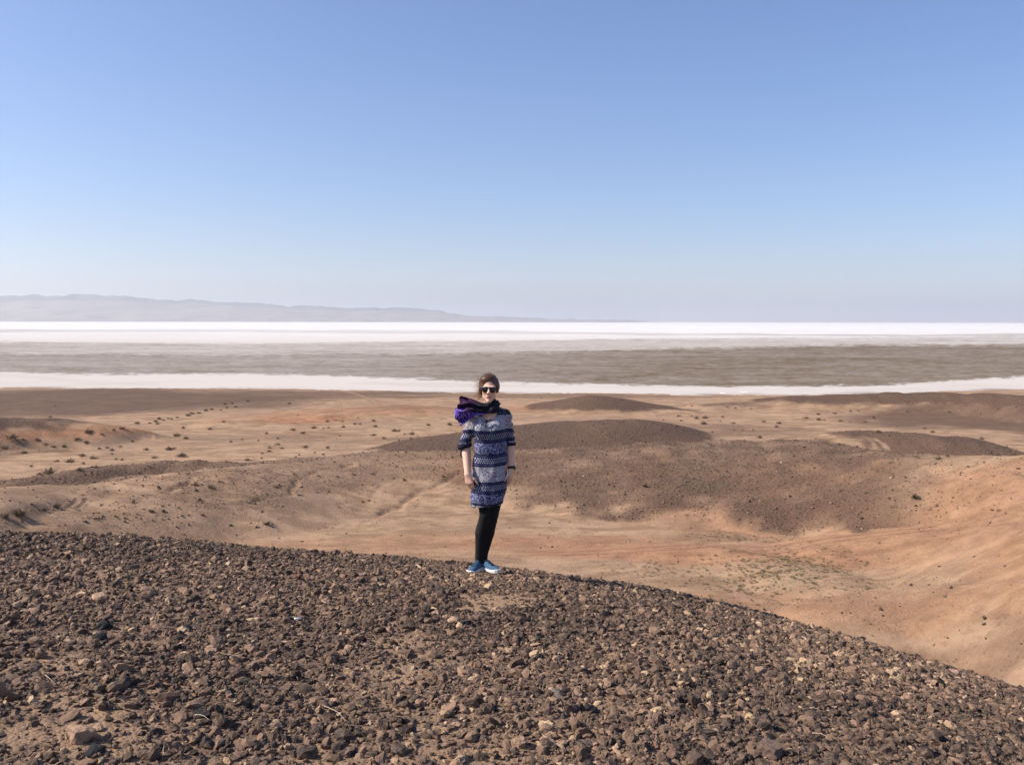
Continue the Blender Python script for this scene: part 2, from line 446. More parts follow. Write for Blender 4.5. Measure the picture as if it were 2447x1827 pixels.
def ground_material():
    m = NT('desert_soil', 0.95, 0.1)
    p = m.pos()
    g, r, gr = m.attr('gravel'), m.attr('red'), m.attr('green')
    big = m.noise(p, 0.06, 5, 0.6); mid = m.noise(m.map(p, (0.75, 1.1, 1)), 0.5, 6, 0.68); fine = m.noise(p, 5.0, 5, 0.7)
    streak = m.noise(m.map(p, (0.55, 1.1, 1), rot=(0, 0, 0.25)), 0.35, 6, 0.7, 0.6)
    sand = m.mix(m.ramp(streak, 0.38, 0.62), (0.25, 0.158, 0.096), (0.40, 0.262, 0.163))
    sand = m.mix(m.math('MULTIPLY', m.ramp(big, 0.45, 0.7), 0.6), sand, (0.27, 0.18, 0.125))
    red = m.mix(m.ramp(mid, 0.36, 0.64), (0.235, 0.118, 0.064), (0.40, 0.212, 0.118))
    c = m.mix(r, sand, red)
    blot = m.noise(m.map(p, (0.7, 1.0, 1)), 1.1, 6, 0.75, 0.4)
    c = m.mix(m.math('MULTIPLY', m.ramp(blot, 0.5, 0.7), 0.42), c, (0.15, 0.098, 0.066))
    stone = m.mix(m.ramp(fine, 0.3, 0.7), (0.062, 0.036, 0.025), (0.128, 0.078, 0.055))
    stone = m.mix(m.math('MULTIPLY', m.ramp(mid, 0.5, 0.75), 0.4), stone, (0.175, 0.108, 0.073))
    e = m.math('ADD', g, m.math('MULTIPLY', m.math('SUBTRACT', fine, 0.5), 0.55))
    e = m.math('ADD', e, m.math('MULTIPLY', m.math('SUBTRACT', mid, 0.5), 0.5))
    c = m.mix(m.math('MULTIPLY', m.ramp(e, 0.05, 1.05), 0.97), c, stone)
    weed = m.ramp(m.math('ADD', gr, m.math('MULTIPLY', m.math('SUBTRACT', fine, 0.5), 1.2)), 0.35, 0.9)
    c = m.mix(m.math('MULTIPLY', weed, 0.55), c, (0.19, 0.165, 0.095))
    speck = m.voro(p, 3.2, 'F1', 'Distance')
    c = m.mix(m.math('MULTIPLY', m.ramp(speck, 0.16, 0.06), m.math('MULTIPLY', m.ramp(mid, 0.45, 0.6), 0.5)), c, (0.06, 0.042, 0.034))
    vor = m.voro(p, 2.6); vor2 = m.voro(p, 6.5)
    peb = m.math('MULTIPLY', m.ramp(vor2, 0.42, 0.18), m.math('MULTIPLY', g, 0.5))
    c = m.mix(peb, c, (0.22, 0.15, 0.11))
    c = m.mix(m.math('MULTIPLY', m.ramp(vor, 0.30, 0.12), m.math('MULTIPLY', g, 0.55)), c, (0.05, 0.034, 0.027))
    h = m.math('ADD', m.math('MULTIPLY', fine, 0.6), m.math('ADD', m.math('MULTIPLY', vor, m.math('MULTIPLY', g, -0.5)), m.math('MULTIPLY', mid, 0.8)))
    m.bump(h, 0.8, 0.26)
    return m.color(c)

SOIL = ground_material()
# one fan-shaped heightfield from the valley to the shore, split into the plain and its hills
_naz, _nr = 820, 640
_az = np.concatenate([np.linspace(-1.35, -0.66, 40)[:-1], np.linspace(-0.66, 0.66, _naz), np.linspace(0.66, 1.35, 40)[1:]])
_r = np.geomspace(14.0, 340.0, _nr)
GX = np.sin(_az)[:, None] * _r[None, :]; GY = np.cos(_az)[:, None] * _r[None, :]
GZ, _hs = terrain_raw(GX.ravel(), GY.ravel(), True)
_fz = fore_height(GX.ravel(), GY.ravel(), False)
_cg, _cr, _cgr = covers(GX.ravel(), GY.ravel(), GZ, _hs)
_V = np.stack([GX.ravel(), GY.ravel(), GZ], 1)
_F = grid_faces(len(_az), _nr)[:, ::-1]
_wt = np.stack(_hs, 1); _own = np.where(_wt.max(1) > 0.35, _wt.argmax(1), -1)
_fo = _own[_F[:, 0]]
_tmp = new_mesh('tmp', _V, _F)
_N = np.zeros(len(_V) * 3, dtype=np.float32); _tmp.vertex_normals.foreach_get('vector', _N); _N = _N.reshape(-1, 3)
bpy.data.meshes.remove(_tmp)

def sub_sheet(name, mask, label, cat):
    f = _F[mask]
    ids, inv = np.unique(f, return_inverse=True)
    me = new_mesh(name, _V[ids], inv.reshape(-1, 4))
    add_attr(me, 'gravel', _cg[ids]); add_attr(me, 'red', _cr[ids]); add_attr(me, 'green', _cgr[ids])
    me.normals_split_custom_set_from_vertices(_N[ids])
    return tag(obj(name, me, SOIL), label, cat, kind='structure')

sub_sheet('desert_plain', _fo < 0, 'tan desert plain with scattered shrubs between the hills and the salt', 'plain')
for _i, _h in enumerate(HILLS):
    if (_fo == _i).sum() > 10:
        sub_sheet('hill', _fo == _i, _h.label, 'hill')

# ground that runs on under everything to the horizon
def ring_mesh(radii, naz, zfun):
    az = np.linspace(0, 2 * math.pi, naz, endpoint=False)
    R = np.asarray(radii)
    X = np.sin(az)[:, None] * R[None, :]; Y = np.cos(az)[:, None] * R[None, :]
    Z = zfun(X, Y)
    return np.stack([X.ravel(), Y.ravel(), np.broadcast_to(Z, X.shape).ravel()], 1), grid_faces(naz, len(R), True)[:, ::-1]
_v, _f = ring_mesh(np.geomspace(8, 60000, 60), 128, lambda X, Y: np.full(X.shape, Z_SALT - 2.2))
_gm = NT('far_ground', 0.95, 0.1)
_gme = new_mesh('ground', _v, _f)
tag(obj('ground', _gme, _gm.color(_gm.mix(_gm.noise(_gm.pos(), 0.002, 5), (0.34, 0.24, 0.17), (0.44, 0.33, 0.25)))), 'bare tan ground running out to the horizon', 'ground', kind='structure')

# ---- the salt flat
def salt():
    ye = np.concatenate([np.linspace(769.0, 800, 70), np.linspace(800, 960, 200)[1:]])
    Yd = FPX * 20.0 / (ye - HORIZON)                 # depth of each row of the sheet
    lat = np.concatenate([np.linspace(-2.2, -0.62, 60)[:-1], np.linspace(-0.62, 0.62, 900), np.linspace(0.62, 2.2, 60)[1:]])
    X = lat[:, None] * Yd[None, :]; Y = np.broadcast_to(Yd[None, :], X.shape)
    px = W / 2 + FPX * lat[:, None] + 0 * Y
    e = np.broadcast_to(ye[None, :], X.shape)
    sx = X / Y
    e = e + 3.0 * fbm2(sx * 5, e / 14.0, 4, 301) + 1.6 * fbm2(sx * 16, e / 3.0, 3, 305)
    kx = [-400, 0, 600, 1200, 1700, 2100, 2447, 2900]
    def L(v): return np.interp(px, kx, v)
    g1a, g1b = L([789, 790, 788, 791, 795, 796, 797, 797]), L([796, 797, 794, 797, 799, 800, 800, 800])
    m0 = L([820, 818, 822, 812, 806, 803, 801, 800]); d0 = L([846, 846, 851, 842, 829, 822, 821, 820])
    d1 = L([893, 894, 895, 911, 923, 919, 897, 880])
    thin = sstep(-1.5, 1, e - g1a) * (1 - sstep(-1, 2, e - g1b)) * L([.5, .5, .35, .4, .5, .6, .6, .6])
    fine = 0.6 * fbm2(sx * 70, e / 2.2, 4, 311) + 0.4 * fbm2(sx * 240, e / 1.3, 3, 313)
    mid = sstep(-3, 3, e - m0 + 3 * fine) * (1 - sstep(-3, 3, e - d1 + 7 * fine))
    dark = sstep(-5, 5, e - d0 + 6 * fine) * (1 - sstep(-3, 3, e - d1 + 7 * fine))
    dk = L([.62, .62, .66, .90, 1.0, 1.0, 1.0, 1.0])
    mud = np.clip(thin * 0.6 + 0.36 * mid * L([1.1, 1.1, 1.0, .9, .9, .9, .9, .9]) + (0.34 * dark * dk) + dark * 0.3 * (dk - .6), 0, 1)
    mud = mud + 0.16 * fine * mid + 0.03 * fine
    Z = np.full(X.shape, Z_SALT)
    V = np.stack([X.ravel(), Y.ravel(), Z.ravel()], 1)
    me = new_mesh('salt_flat', V, grid_faces(len(lat), len(ye)))
    add_attr(me, 'mud', np.clip(mud, 0, 1).ravel())
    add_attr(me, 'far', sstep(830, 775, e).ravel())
    rim = sstep(0, 14, shore_y(X) + 9 * fbm2(X / 14.0, Y / 9.0, 4, 321) + 6 - Y)
    me.attributes['mud'].data.foreach_set('value', np.clip(mud + 0.75 * rim * (0.7 + fbm2(X / 5.0, Y / 3.0, 3, 323)), 0, 1).ravel().astype(np.float32))
    add_attr(me, 'warm', L([.35, .35, .35, .7, 1, 1, 1, 1]).ravel())
    m = NT('salt_crust', 1.0, 0.0)
    p = m.pos()
    mudc = m.mix(m.attr('warm'), (0.088, 0.064, 0.050), (0.094, 0.061, 0.030))
    st = m.noise(m.map(p, (0.6, 0.8, 1)), 0.22, 6, 0.75, 0.5)
    st2 = m.noise(m.map(p, (0.35, 0.8, 1)), 0.03, 6, 0.7, 0.8)
    f = m.math('ADD', m.attr('mud'), m.math('MULTIPLY', m.math('SUBTRACT', st, 0.5), m.math('MULTIPLY', m.ramp(m.attr('mud'), 0.0, 0.3), 0.5)))
    f = m.math('ADD', f, m.math('MULTIPLY', m.math('SUBTRACT', st2, 0.5), m.math('MULTIPLY', m.ramp(m.attr('mud'), 0.0, 0.3), 0.5)))
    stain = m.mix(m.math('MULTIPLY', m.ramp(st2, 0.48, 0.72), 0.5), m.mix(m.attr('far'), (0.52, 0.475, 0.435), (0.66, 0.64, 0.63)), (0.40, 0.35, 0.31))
    c = m.mix(m.math('MULTIPLY', f, 1.0, True), stain, mudc)
    m.bump(st, 0.15, 0.1)
    return tag(obj('salt_flat', me, m.color(c)), 'white salt flat with grey and brown mud bands reaching the horizon', 'salt flat', kind='structure')
salt()

# ---- the far mountains beyond the salt
def mountains():
    sky_px = [(-6000, 750), (-900, 722), (-300, 715), (0, 709), (60, 706), (150, 704), (230, 706), (290, 705), (340, 711), (420, 716), (462, 712), (500, 717), (600, 723), (700, 729), (850, 735), (950, 736), (1060, 742), (1100, 750), (1200, 757), (1400, 763), (1560, 765), (1800, 766), (2500, 768)]
    D = np.array([ray(*p) for p in sky_px]); az0 = np.arctan2(D[:, 0], D[:, 1]); el0 = D[:, 2]
    az = np.concatenate([np.linspace(-1.3, -0.6, 80)[:-1], np.linspace(-0.6, 0.45, 640)]); r = np.linspace(7200, 10600, 110)
    A, R = np.meshgrid(az, r, indexing='ij')
    el = np.interp(A, az0, el0)
    top = EYE[2] + el * 9800.0 - Z_SALT
    top = np.maximum(top, 0)
    X, Y = np.sin(A) * R, np.cos(A) * R
    t = np.clip((R - 7300) / 1900, 0, 1)
    apron = 0.80 * (R / 9800.0) * top * t ** 0.8
    ridge = np.exp(-((R - 9700) / 420.0) ** 2)
    n = fbm2(X / 480.0, Y / 600.0, 5, 401); rg = 1 - np.abs(fbm2(X / 260.0, Y / 700.0, 4, 405)) * 2
    amp = np.interp(A, [-0.75, -0.08, 0.05, 0.45], [1, 1, 0.3, 0.0])
    Z = np.maximum(apron, ridge * (top * (1 + 0.06 * n * amp)) - (1 - rg) * 26 * ridge * amp)
    Z = Z + 6 * n * t * amp + Z_SALT - 3 * (1 - t) - 40 * sstep(0.12, 0.22, A)
    back = sstep(10000, 10600, R)
    Z = Z * (1 - back) + (Z_SALT - 5) * back
    V = np.stack([X.ravel(), Y.ravel(), Z.ravel()], 1)
    me = new_mesh('mountain_range', V, grid_faces(len(az), len(r))[:, ::-1])
    add_attr(me, 'rock', (sstep(9050, 9350, R + 200 * n)).ravel())
    m = NT('mountain_rock', 0.95, 0.1)
    nz = m.ramp(m.noise(m.map(m.pos(), (1, 0.35, 1)), 0.006, 6, 0.7), 0.3, 0.7)
    c = m.mix(m.attr('rock'), m.mix(nz, (0.16, 0.128, 0.112), (0.30, 0.235, 0.205)), m.mix(nz, (0.095, 0.09, 0.092), (0.18, 0.155, 0.148)))
    return tag(obj('mountain_range', me, m.color(c)), 'hazy far mountain range behind the white salt on the left', 'mountains', kind='structure')
mountains()
# ------------------------------------------------------------------ foreground: the stony hill
FOOT = hit(1156, 1367, fore_height, 3, 14)
SAND_SPOTS = []
for px, py, rr in [(1190, 1436, .26), (1150, 1455, 0.149), (1260, 1425, 0.162), (120, 1590, 0.149), (970, 1530, 0.189), (950, 1605, 0.149), (330, 1545, 0.095), (560, 1565, 0.121), (110, 1680, 0.11), (60, 1745, 0.11), (960, 1555, 0.121), (640, 1440, 0.121), (210, 1738, 0.121), (760, 1815, 0.162), (1040, 1800, 0.162), (1235, 1815, 0.162), (1670, 1730, 0.095), (1080, 1580, 0.095), (1490, 1690, 0.121), (1780, 1715, 0.081)]:
    h_ = hit(px, py, fore_height, 2, 14)
    if h_ is not None: SAND_SPOTS.append((h_[0], h_[1], rr))

def bare(x, y):
    b = np.zeros_like(x)
    for sx, sy, rr in SAND_SPOTS:
        q = np.hypot(x - sx, (y - sy) * 0.8) / rr + 0.35 * fbm2(x / 0.12, y / 0.12, 2, 81)
        b = np.maximum(b, 1 - sstep(0.55, 1.25, q))
    return b * np.where(np.hypot(x - SAND_SPOTS[0][0], y - SAND_SPOTS[0][1]) < 0.9, 1.0, 0.72)

def fore_ground():
    az = np.concatenate([np.linspace(-math.pi, -0.75, 60)[:-1], np.linspace(-0.75, 0.75, 620), np.linspace(0.75, math.pi, 60)[1:-1]])
    r = np.concatenate([[0.02], np.geomspace(0.4, 2.2, 20)[:-1], np.geomspace(2.2, 11.0, 360), np.geomspace(11.0, 42, 40)[1:]])
    X = np.sin(az)[:, None] * r[None, :]; Y = np.cos(az)[:, None] * r[None, :]
    Z = fore_height(X, Y)
    sandy = bare(X.ravel(), Y.ravel())
    me = new_mesh('stony_hill', np.stack([X.ravel(), Y.ravel(), Z.ravel()], 1), grid_faces(len(az), len(r), True)[:, ::-1])
    add_attr(me, 'sand', sandy)
    m = NT('gravelly_soil', 0.95, 0.1)
    p = m.pos()
    a = m.noise(p, 1.1, 5, 0.6); b = m.noise(p, 14.0, 6, 0.7); c3 = m.noise(p, 90.0, 4, 0.7)
    sand = m.mix(b, (0.235, 0.15, 0.092), (0.40, 0.262, 0.16))
    grit = m.mix(m.ramp(c3, 0.3, 0.7), (0.09, 0.06, 0.045), (0.20, 0.135, 0.10))
    f = m.math('ADD', a, m.math('MULTIPLY', m.math('SUBTRACT', b, 0.5), 0.5))
    c = m.mix(m.math('MAXIMUM', m.ramp(f, 0.42, 0.70), m.attr('sand')), grit, sand)
    v = m.voro(p, 60.0)
    m.bump(m.math('ADD', m.math('MULTIPLY', c3, 0.5), m.math('ADD', b, m.math('MULTIPLY', v, -0.6))), 0.7, 0.015)
    return tag(obj('stony_hill', me, m.color(c)), 'hilltop of dark brown rubble in the foreground under the woman', 'hill', kind='structure')
FORE = fore_ground()

def stone_material(name='stone', inst='GEOMETRY'):
    m = NT(name, 0.88, 0.25)
    oi = m.n('ShaderNodeObjectInfo')
    rnd = m.attr('tint', 'INSTANCER') if inst == 'INSTANCER' else oi.outputs['Random']
    co = m.objco()
    cr = m.n('ShaderNodeValToRGB'); m.put(cr.inputs[0], m.math('MULTIPLY', rnd, 1.04))
    el = cr.color_ramp.elements
    stops = [(0.0, (0.028, 0.022, 0.019)), (0.18, (0.060, 0.042, 0.033)), (0.40, (0.112, 0.072, 0.050)), (0.62, (0.175, 0.112, 0.075)), (0.80, (0.25, 0.155, 0.105)), (0.92, (0.32, 0.20, 0.13)), (1.0, (0.44, 0.31, 0.19))]
    el[0].position, el[0].color = stops[0][0], (*stops[0][1], 1); el[1].position, el[1].color = stops[-1][0], (*stops[-1][1], 1)
    for s, c in stops[1:-1]:
        e = el.new(s); e.color = (*c, 1)
    n1 = m.noise(co, 2.2, 5, 0.65); n2 = m.noise(co, 9.0, 5, 0.7)
    c = m.mix(m.math('MULTIPLY', m.ramp(n1, 0.42, 0.68), 0.55), cr.outputs[0], (0.29, 0.185, 0.115))     # pale dust and weathering rind
    c = m.mix(m.math('MULTIPLY', m.ramp(n2, 0.45, 0.75), 0.45), c, (0.07, 0.052, 0.045))
    m.bump(m.math('ADD', n2, m.math('MULTIPLY', n1, 1.5)), 0.5, 0.008)
    return m.color(c)

STONE_I = stone_material('rubble_stone', 'INSTANCER')
STONE = stone_material('loose_stone')

def tinted_stone(name, col, dark=0.45):
    m = NT(name, 0.88, 0.25)
    co = m.objco(); n1 = m.noise(co, 2.0, 5, 0.65); n2 = m.noise(co, 9.0, 5, 0.7)
    c = m.mix(m.ramp(n1, 0.35, 0.7), tuple(0.72 * v for v in col), tuple(min(1, 1.2 * v) for v in col))
    c = m.mix(m.math('MULTIPLY', m.ramp(n2, 0.5, 0.8), dark), c, tuple(0.4 * v for v in col))
    m.bump(m.math('ADD', n2, m.math('MULTIPLY', n1, 1.5)), 0.5, 0.008)
    return m.color(c)

def rock_mesh(seed, sub=3, flat=0.6, cuts=14, rough=0.06):
    """angular stone: a sphere cut by random planes, then roughened; about 1 unit across"""
    bm = bmesh.new(); bmesh.ops.create_icosphere(bm, subdivisions=sub, radius=1.0)
    D = np.array([v.co[:] for v in bm.verts]); F = np.array([[v.index for v in f.verts] for f in bm.faces]); bm.free()
    D /= np.linalg.norm(D, axis=1)[:, None]
    rg = np.random.default_rng(seed)
    n = rg.normal(size=(cuts, 3)); n /= np.linalg.norm(n, axis=1)[:, None]
    dd = rg.uniform(0.42, 0.85, cuts)
    dot = D @ n.T
    r = np.min(np.where(dot > 0.08, dd[None, :] / np.maximum(dot, 0.08), 1.05), axis=1)
    r = np.minimum(r, 1.05)
    P = D * r[:, None]
    r = 1 + rough * noise3(P[:, 0] * 3.2, P[:, 1] * 3.2, P[:, 2] * 3.2, seed) + 0.6 * rough * noise3(P[:, 0] * 8, P[:, 1] * 8, P[:, 2] * 8, seed + 9)
    P = P * r[:, None] * np.array([1.0, rg.uniform(0.6, 0.95), flat * rg.uniform(0.75, 1.2)])
    P *= 0.5 / np.abs(P[:, :2]).max()
    P[:, 2] -= P[:, 2].min() * 0.55                      # sits a little sunk into the soil
    me = new_mesh('stone', P, F, smooth=False)
    return me

def proto_collection(name, meshes, mat):
    c = bpy.data.collections.new(name)
    for i, me in enumerate(meshes):
        me.materials.append(mat)
        o = bpy.data.objects.new('%s_%02d' % (name, i), me); c.objects.link(o)
    return c

def scatter(name, pts, rot, scl, idx, tint, coll, label, cat):
    """stones nobody could count: one object whose points carry instances"""
    me = bpy.data.meshes.new(name)
    me.vertices.add(len(pts)); me.vertices.foreach_set('co', np.asarray(pts, np.float32).ravel())
    add_attr(me, 'rot', rot); add_attr(me, 'scl', scl); add_attr(me, 'tint', tint)
    a = me.attributes.new('idx', 'INT', 'POINT'); a.data.foreach_set('value', np.asarray(idx, np.int32))
    o = obj(name, me)
    ng = bpy.data.node_groups.new(name, 'GeometryNodeTree')
    ng.interface.new_socket('Geometry', in_out='INPUT', socket_type='NodeSocketGeometry')
    ng.interface.new_socket('Geometry', in_out='OUTPUT', socket_type='NodeSocketGeometry')
    N = ng.nodes; gi = N.new('NodeGroupInput'); go = N.new('NodeGroupOutput')
    ci = N.new('GeometryNodeCollectionInfo'); ci.inputs[0].default_value = coll
    ci.inputs['Separate Children'].default_value = True; ci.inputs['Reset Children'].default_value = True
    ip = N.new('GeometryNodeInstanceOnPoints'); ip.inputs['Pick Instance'].default_value = True
    def na(nm, t):
        n = N.new('GeometryNodeInputNamedAttribute'); n.data_type = t; n.inputs[0].default_value = nm
        return n.outputs[0]
    Lk = ng.links.new
    Lk(gi.outputs[0], ip.inputs['Points']); Lk(ci.outputs[0], ip.inputs['Instance'])
    Lk(na('idx', 'INT'), ip.inputs['Instance Index']); Lk(na('rot', 'FLOAT_VECTOR'), ip.inputs['Rotation']); Lk(na('scl', 'FLOAT_VECTOR'), ip.inputs['Scale'])
    Lk(ip.outputs[0], go.inputs[0])
    o.modifiers.new('scatter', 'NODES').node_group = ng
    return tag(o, label, cat, kind='stuff')

ROCKS = [rock_mesh(100 + i, 2, [0.5, 0.62, 0.45, 0.75][i % 4], 6 + i % 6, 0.22) for i in range(28)]
C_ROCK = proto_collection('rubble', [m.copy() for m in ROCKS], STONE_I)

def fore_points(n, r0, extra, azm):
    out = []
    az = RNG.uniform(-azm, azm, n); D = np.interp(az, _azf, _Df)
    r = np.sqrt(RNG.uniform(0, 1, n) * ((D + extra) ** 2 - r0 ** 2) + r0 ** 2)
    return np.sin(az) * r, np.cos(az) * r

def rubble():
    n = 380000
    x, y = fore_points(n, 2.1, 1.4, 0.74)
    dens = fbm2(x / 0.75, y / 0.75, 4, 83)
    bm_ = bare(x, y)
    keep = RNG.uniform(0, 1, n) < np.clip(0.80 + 0.7 * dens, 0.32, 1) * (1 - 0.88 * bm_)
    keep &= np.hypot(x - FOOT[0], y - FOOT[1]) > 0.0
    x, y = x[keep], y[keep]; n = len(x)
    s = 0.0125 * np.exp(0.60 * RNG.normal(size=n)) + 0.0035
    s = np.clip(s, 0.006, 0.058)
    near = np.hypot((x - FOOT[0] - 0.01) / 0.24, (y - FOOT[1] + 0.13) / 0.30) < 1
    s = np.where(near, np.minimum(s, 0.015), s)
    z = fore_height(x, y) - 0.10 * s
    rot = np.stack([RNG.normal(0, 0.5, n), RNG.normal(0, 0.5, n), RNG.uniform(0, 6.283, n)], 1)
    scl = s[:, None] * 1.45 * np.stack([RNG.uniform(0.85, 1.25, n), RNG.uniform(0.8, 1.2, n), RNG.uniform(0.7, 1.3, n)], 1)
    tint = np.clip(0.42 + 0.25 * RNG.normal(size=n) + 0.25 * fbm2(x / 1.3, y / 1.3, 3, 87), 0, 1)
    tint = np.where(RNG.uniform(0, 1, n) < 0.018, RNG.uniform(0.9, 1.0, n), tint)
    tint = np.where(RNG.uniform(0, 1, n) < 0.05, RNG.uniform(0.0, 0.15, n), tint)
    o = scatter('rubble', np.stack([x, y, z], 1), rot, scl, RNG.integers(0, len(ROCKS), n), tint, C_ROCK, 'dark brown volcanic rubble covering the hilltop in the foreground', 'rubble')
    # finer grit in between
    n = 120000
    x, y = fore_points(n, 2.1, 0.8, 0.70)
    kg = RNG.uniform(0, 1, n) > 0.7 * bare(x, y); x, y = x[kg], y[kg]; n = len(x)
    s = RNG.uniform(0.005, 0.012, n)
    z = fore_height(x, y) - 0.1 * s
    rot = RNG.uniform(0, 6.283, (n, 3)); scl = np.repeat(s[:, None], 3, 1)
    tint = np.clip(0.62 + 0.22 * RNG.normal(size=n), 0, 1)
    scatter('gravel', np.stack([x, y, z], 1), rot, scl, RNG.integers(0, len(ROCKS), n), tint, C_ROCK, 'fine brown gravel between the stones of the hilltop', 'gravel')
rubble()

# the larger loose stones of the hilltop, each a piece of its own
def loose_stones():
    big = [rock_mesh(300 + i, 3, [0.55, 0.7, 0.5][i % 3], 8 + i % 6, 0.17) for i in range(10)]
    for me in big: me.materials.append(STONE)
    pts, k = [], 0
    while len(pts) < 280:
        x, y = fore_points(1, 2.6, -0.1, 0.52)
        x, y = float(x[0]), float(y[0])
        if abs(math.atan2(x, y)) > 0.535 or bare(np.array([x]), np.array([y]))[0] > 0.5: continue
        if math.hypot(x - FOOT[0], y - FOOT[1] + 0.05) < 0.36: continue
        if any((x - a) ** 2 + (y - b) ** 2 < 0.018 for a, b in pts): continue
        pts.append((x, y))
    for i, (x, y) in enumerate(pts):
        s = min(0.13, 0.044 * math.exp(0.30 * random.gauss(0, 1)) + 0.008)
        o = obj('stone', big[i % len(big)], None, FORE)
        o.location = (x, y, float(fore_height(np.array([x]), np.array([y]))[0]) - 0.12 * s)
        o.rotation_euler = (random.gauss(0, 0.25), random.gauss(0, 0.25), random.uniform(0, 6.28))
        o.scale = (s * random.uniform(0.9, 1.3), s * random.uniform(0.8, 1.15), s * random.uniform(0.75, 1.25))
loose_stones()

# stones that stand out, each one a thing; a few black ones stand in for shade
def outstanding():
    TAN, PINK, YEL, BLK, BRN, RED, GRY = (0.34, 0.22, 0.145), (0.33, 0.20, 0.155), (0.42, 0.30, 0.16), (0.028, 0.025, 0.025), (0.15, 0.10, 0.078), (0.24, 0.115, 0.075), (0.13, 0.105, 0.092)
    L = [(239, 1428, 40, .75, TAN, 'tan wedge-shaped rock standing among dark stones on the left'),
         (249, 1494, 46, .55, BLK, 'larger of two black rocks lying one above the other on the left'),
         (237, 1523, 36, .6, BLK, 'smaller black rock just below another black rock on the left'),
         (192, 1756, 62, .7, TAN, 'big tan-topped rock near the lower left corner'),
         (228, 1793, 46, .7, BLK, 'black rock below the big tan-topped rock in the lower left'),
         (478, 1703, 50, .5, BLK, 'flat rock painted black as a shaded hollow beside dry straws at lower left'),  # black colour stands in for the shade inside a hollow
         (705, 1380, 26, .8, RED, 'reddish-brown angular rock on the slope left of the woman'),
         (514, 1374, 24, 1.1, GRY, 'upright dark grey rock on the slope well left of the woman'),
         (524, 1408, 26, .6, YEL, 'yellowish rock just below the upright dark grey rock'),
         (312, 1354, 42, .45, BLK, 'flat black rock near the ridge on the left'),
         (145, 1367, 36, .35, TAN, 'thin flat tan slab near the ridge on the left'),
         (842, 1797, 46, .75, BLK, 'jagged black rock at the bottom edge left of centre'),
         (861, 1436, 24, .7, TAN, 'small tan rock on the slope below left of the woman'),
         (1085, 1482, 48, .6, TAN, 'pale-faced rock beside its black-painted hollow below the woman'),
         (1112, 1490, 42, .8, BLK, 'rock painted black as the shadowed hollow of the pale-faced rock below the woman'),  # shade of the neighbouring rock's hollow, put in as a black stone
         (1305, 1768, 66, .75, TAN, 'largest tan rock at the bottom edge right of centre'),
         (1240, 1778, 42, .7, TAN, 'tan rock just left of the largest tan rock at bottom'),
         (1393, 1774, 56, .8, BRN, 'blocky brown rock right of the largest tan rock at bottom'),
         (1831, 1794, 62, .8, BRN, 'big brown rock at the bottom edge right of centre'),
         (1332, 1654, 40, .5, GRY, 'flat grey rock in the middle of the rubble'),
         (1411, 1693, 38, .75, BLK, 'black rock to the right of and below the flat grey rock'),
         (1696, 1682, 34, .6, TAN, 'tan rock in the rubble at centre right'),
         (1063, 1778, 30, .7, TAN, 'small tan rock near the bottom edge at centre'),
         (1792, 1710, 32, .6, YEL, 'pale yellowish rock in the rubble at lower right'),
         (2285, 1607, 32, .55, PINK, 'pinkish flat slab close below the ridge at far right'),
         (2143, 1622, 34, .35, YEL, 'cream-yellow flat rock left of the pinkish slab at right'),
         (2044, 1634, 24, .5, TAN, 'small pale tan rock left of the cream-yellow flat rock'),
         (1776, 1655, 30, .5, YEL, 'yellowish flat rock between the rubble centre and right side'),
         (79, 1270, 24, .9, BLK, 'dark knobbly rock on the ridge line near the left edge'),
         (108, 1274, 34, .3, TAN, 'thin pale slab on the ridge line near the left edge'),
         (1575, 1413, 40, .5, BLK, 'rock painted black with cast shadow on the ridge line right of the woman'),  # ridge rock, blackened to paint in the woman's cast shadow
         (1540, 1408, 30, .5, BLK, 'smaller rock painted black with cast shadow on the ridge line, next to a bigger one'),  # also coloured black for the shadow along the ridge
         (1128, 1386, 40, .35, TAN, 'flat tan stone in front of the toe of the left blue shoe')]
    for i, (px, py, wpx, fl, c, lab) in enumerate(L):
        p = hit(px, py + wpx * 0.12, fore_height, 2, 14)
        if p is None: p = hit(px, py + wpx * 0.4, fore_height, 2, 14)
        if p is None: print('no ground for rock', lab); continue
        s = wpx * math.hypot(p[0], p[1]) / FPX
        me = rock_mesh(500 + i, 3, fl, 8 + i % 6, 0.15)
        o = obj('rock', me, tinted_stone('rock_%02d' % i, c))
        o.location = (p[0], p[1], p[2] - 0.10 * s)
        o.rotation_euler = (random.gauss(0, 0.12), random.gauss(0, 0.12), random.uniform(0, 6.28)); o.scale = (s * 1.1, s * 1.1, s * 1.1)
        tag(o, lab, 'rock', 'rocks that stand out in the rubble')
outstanding()

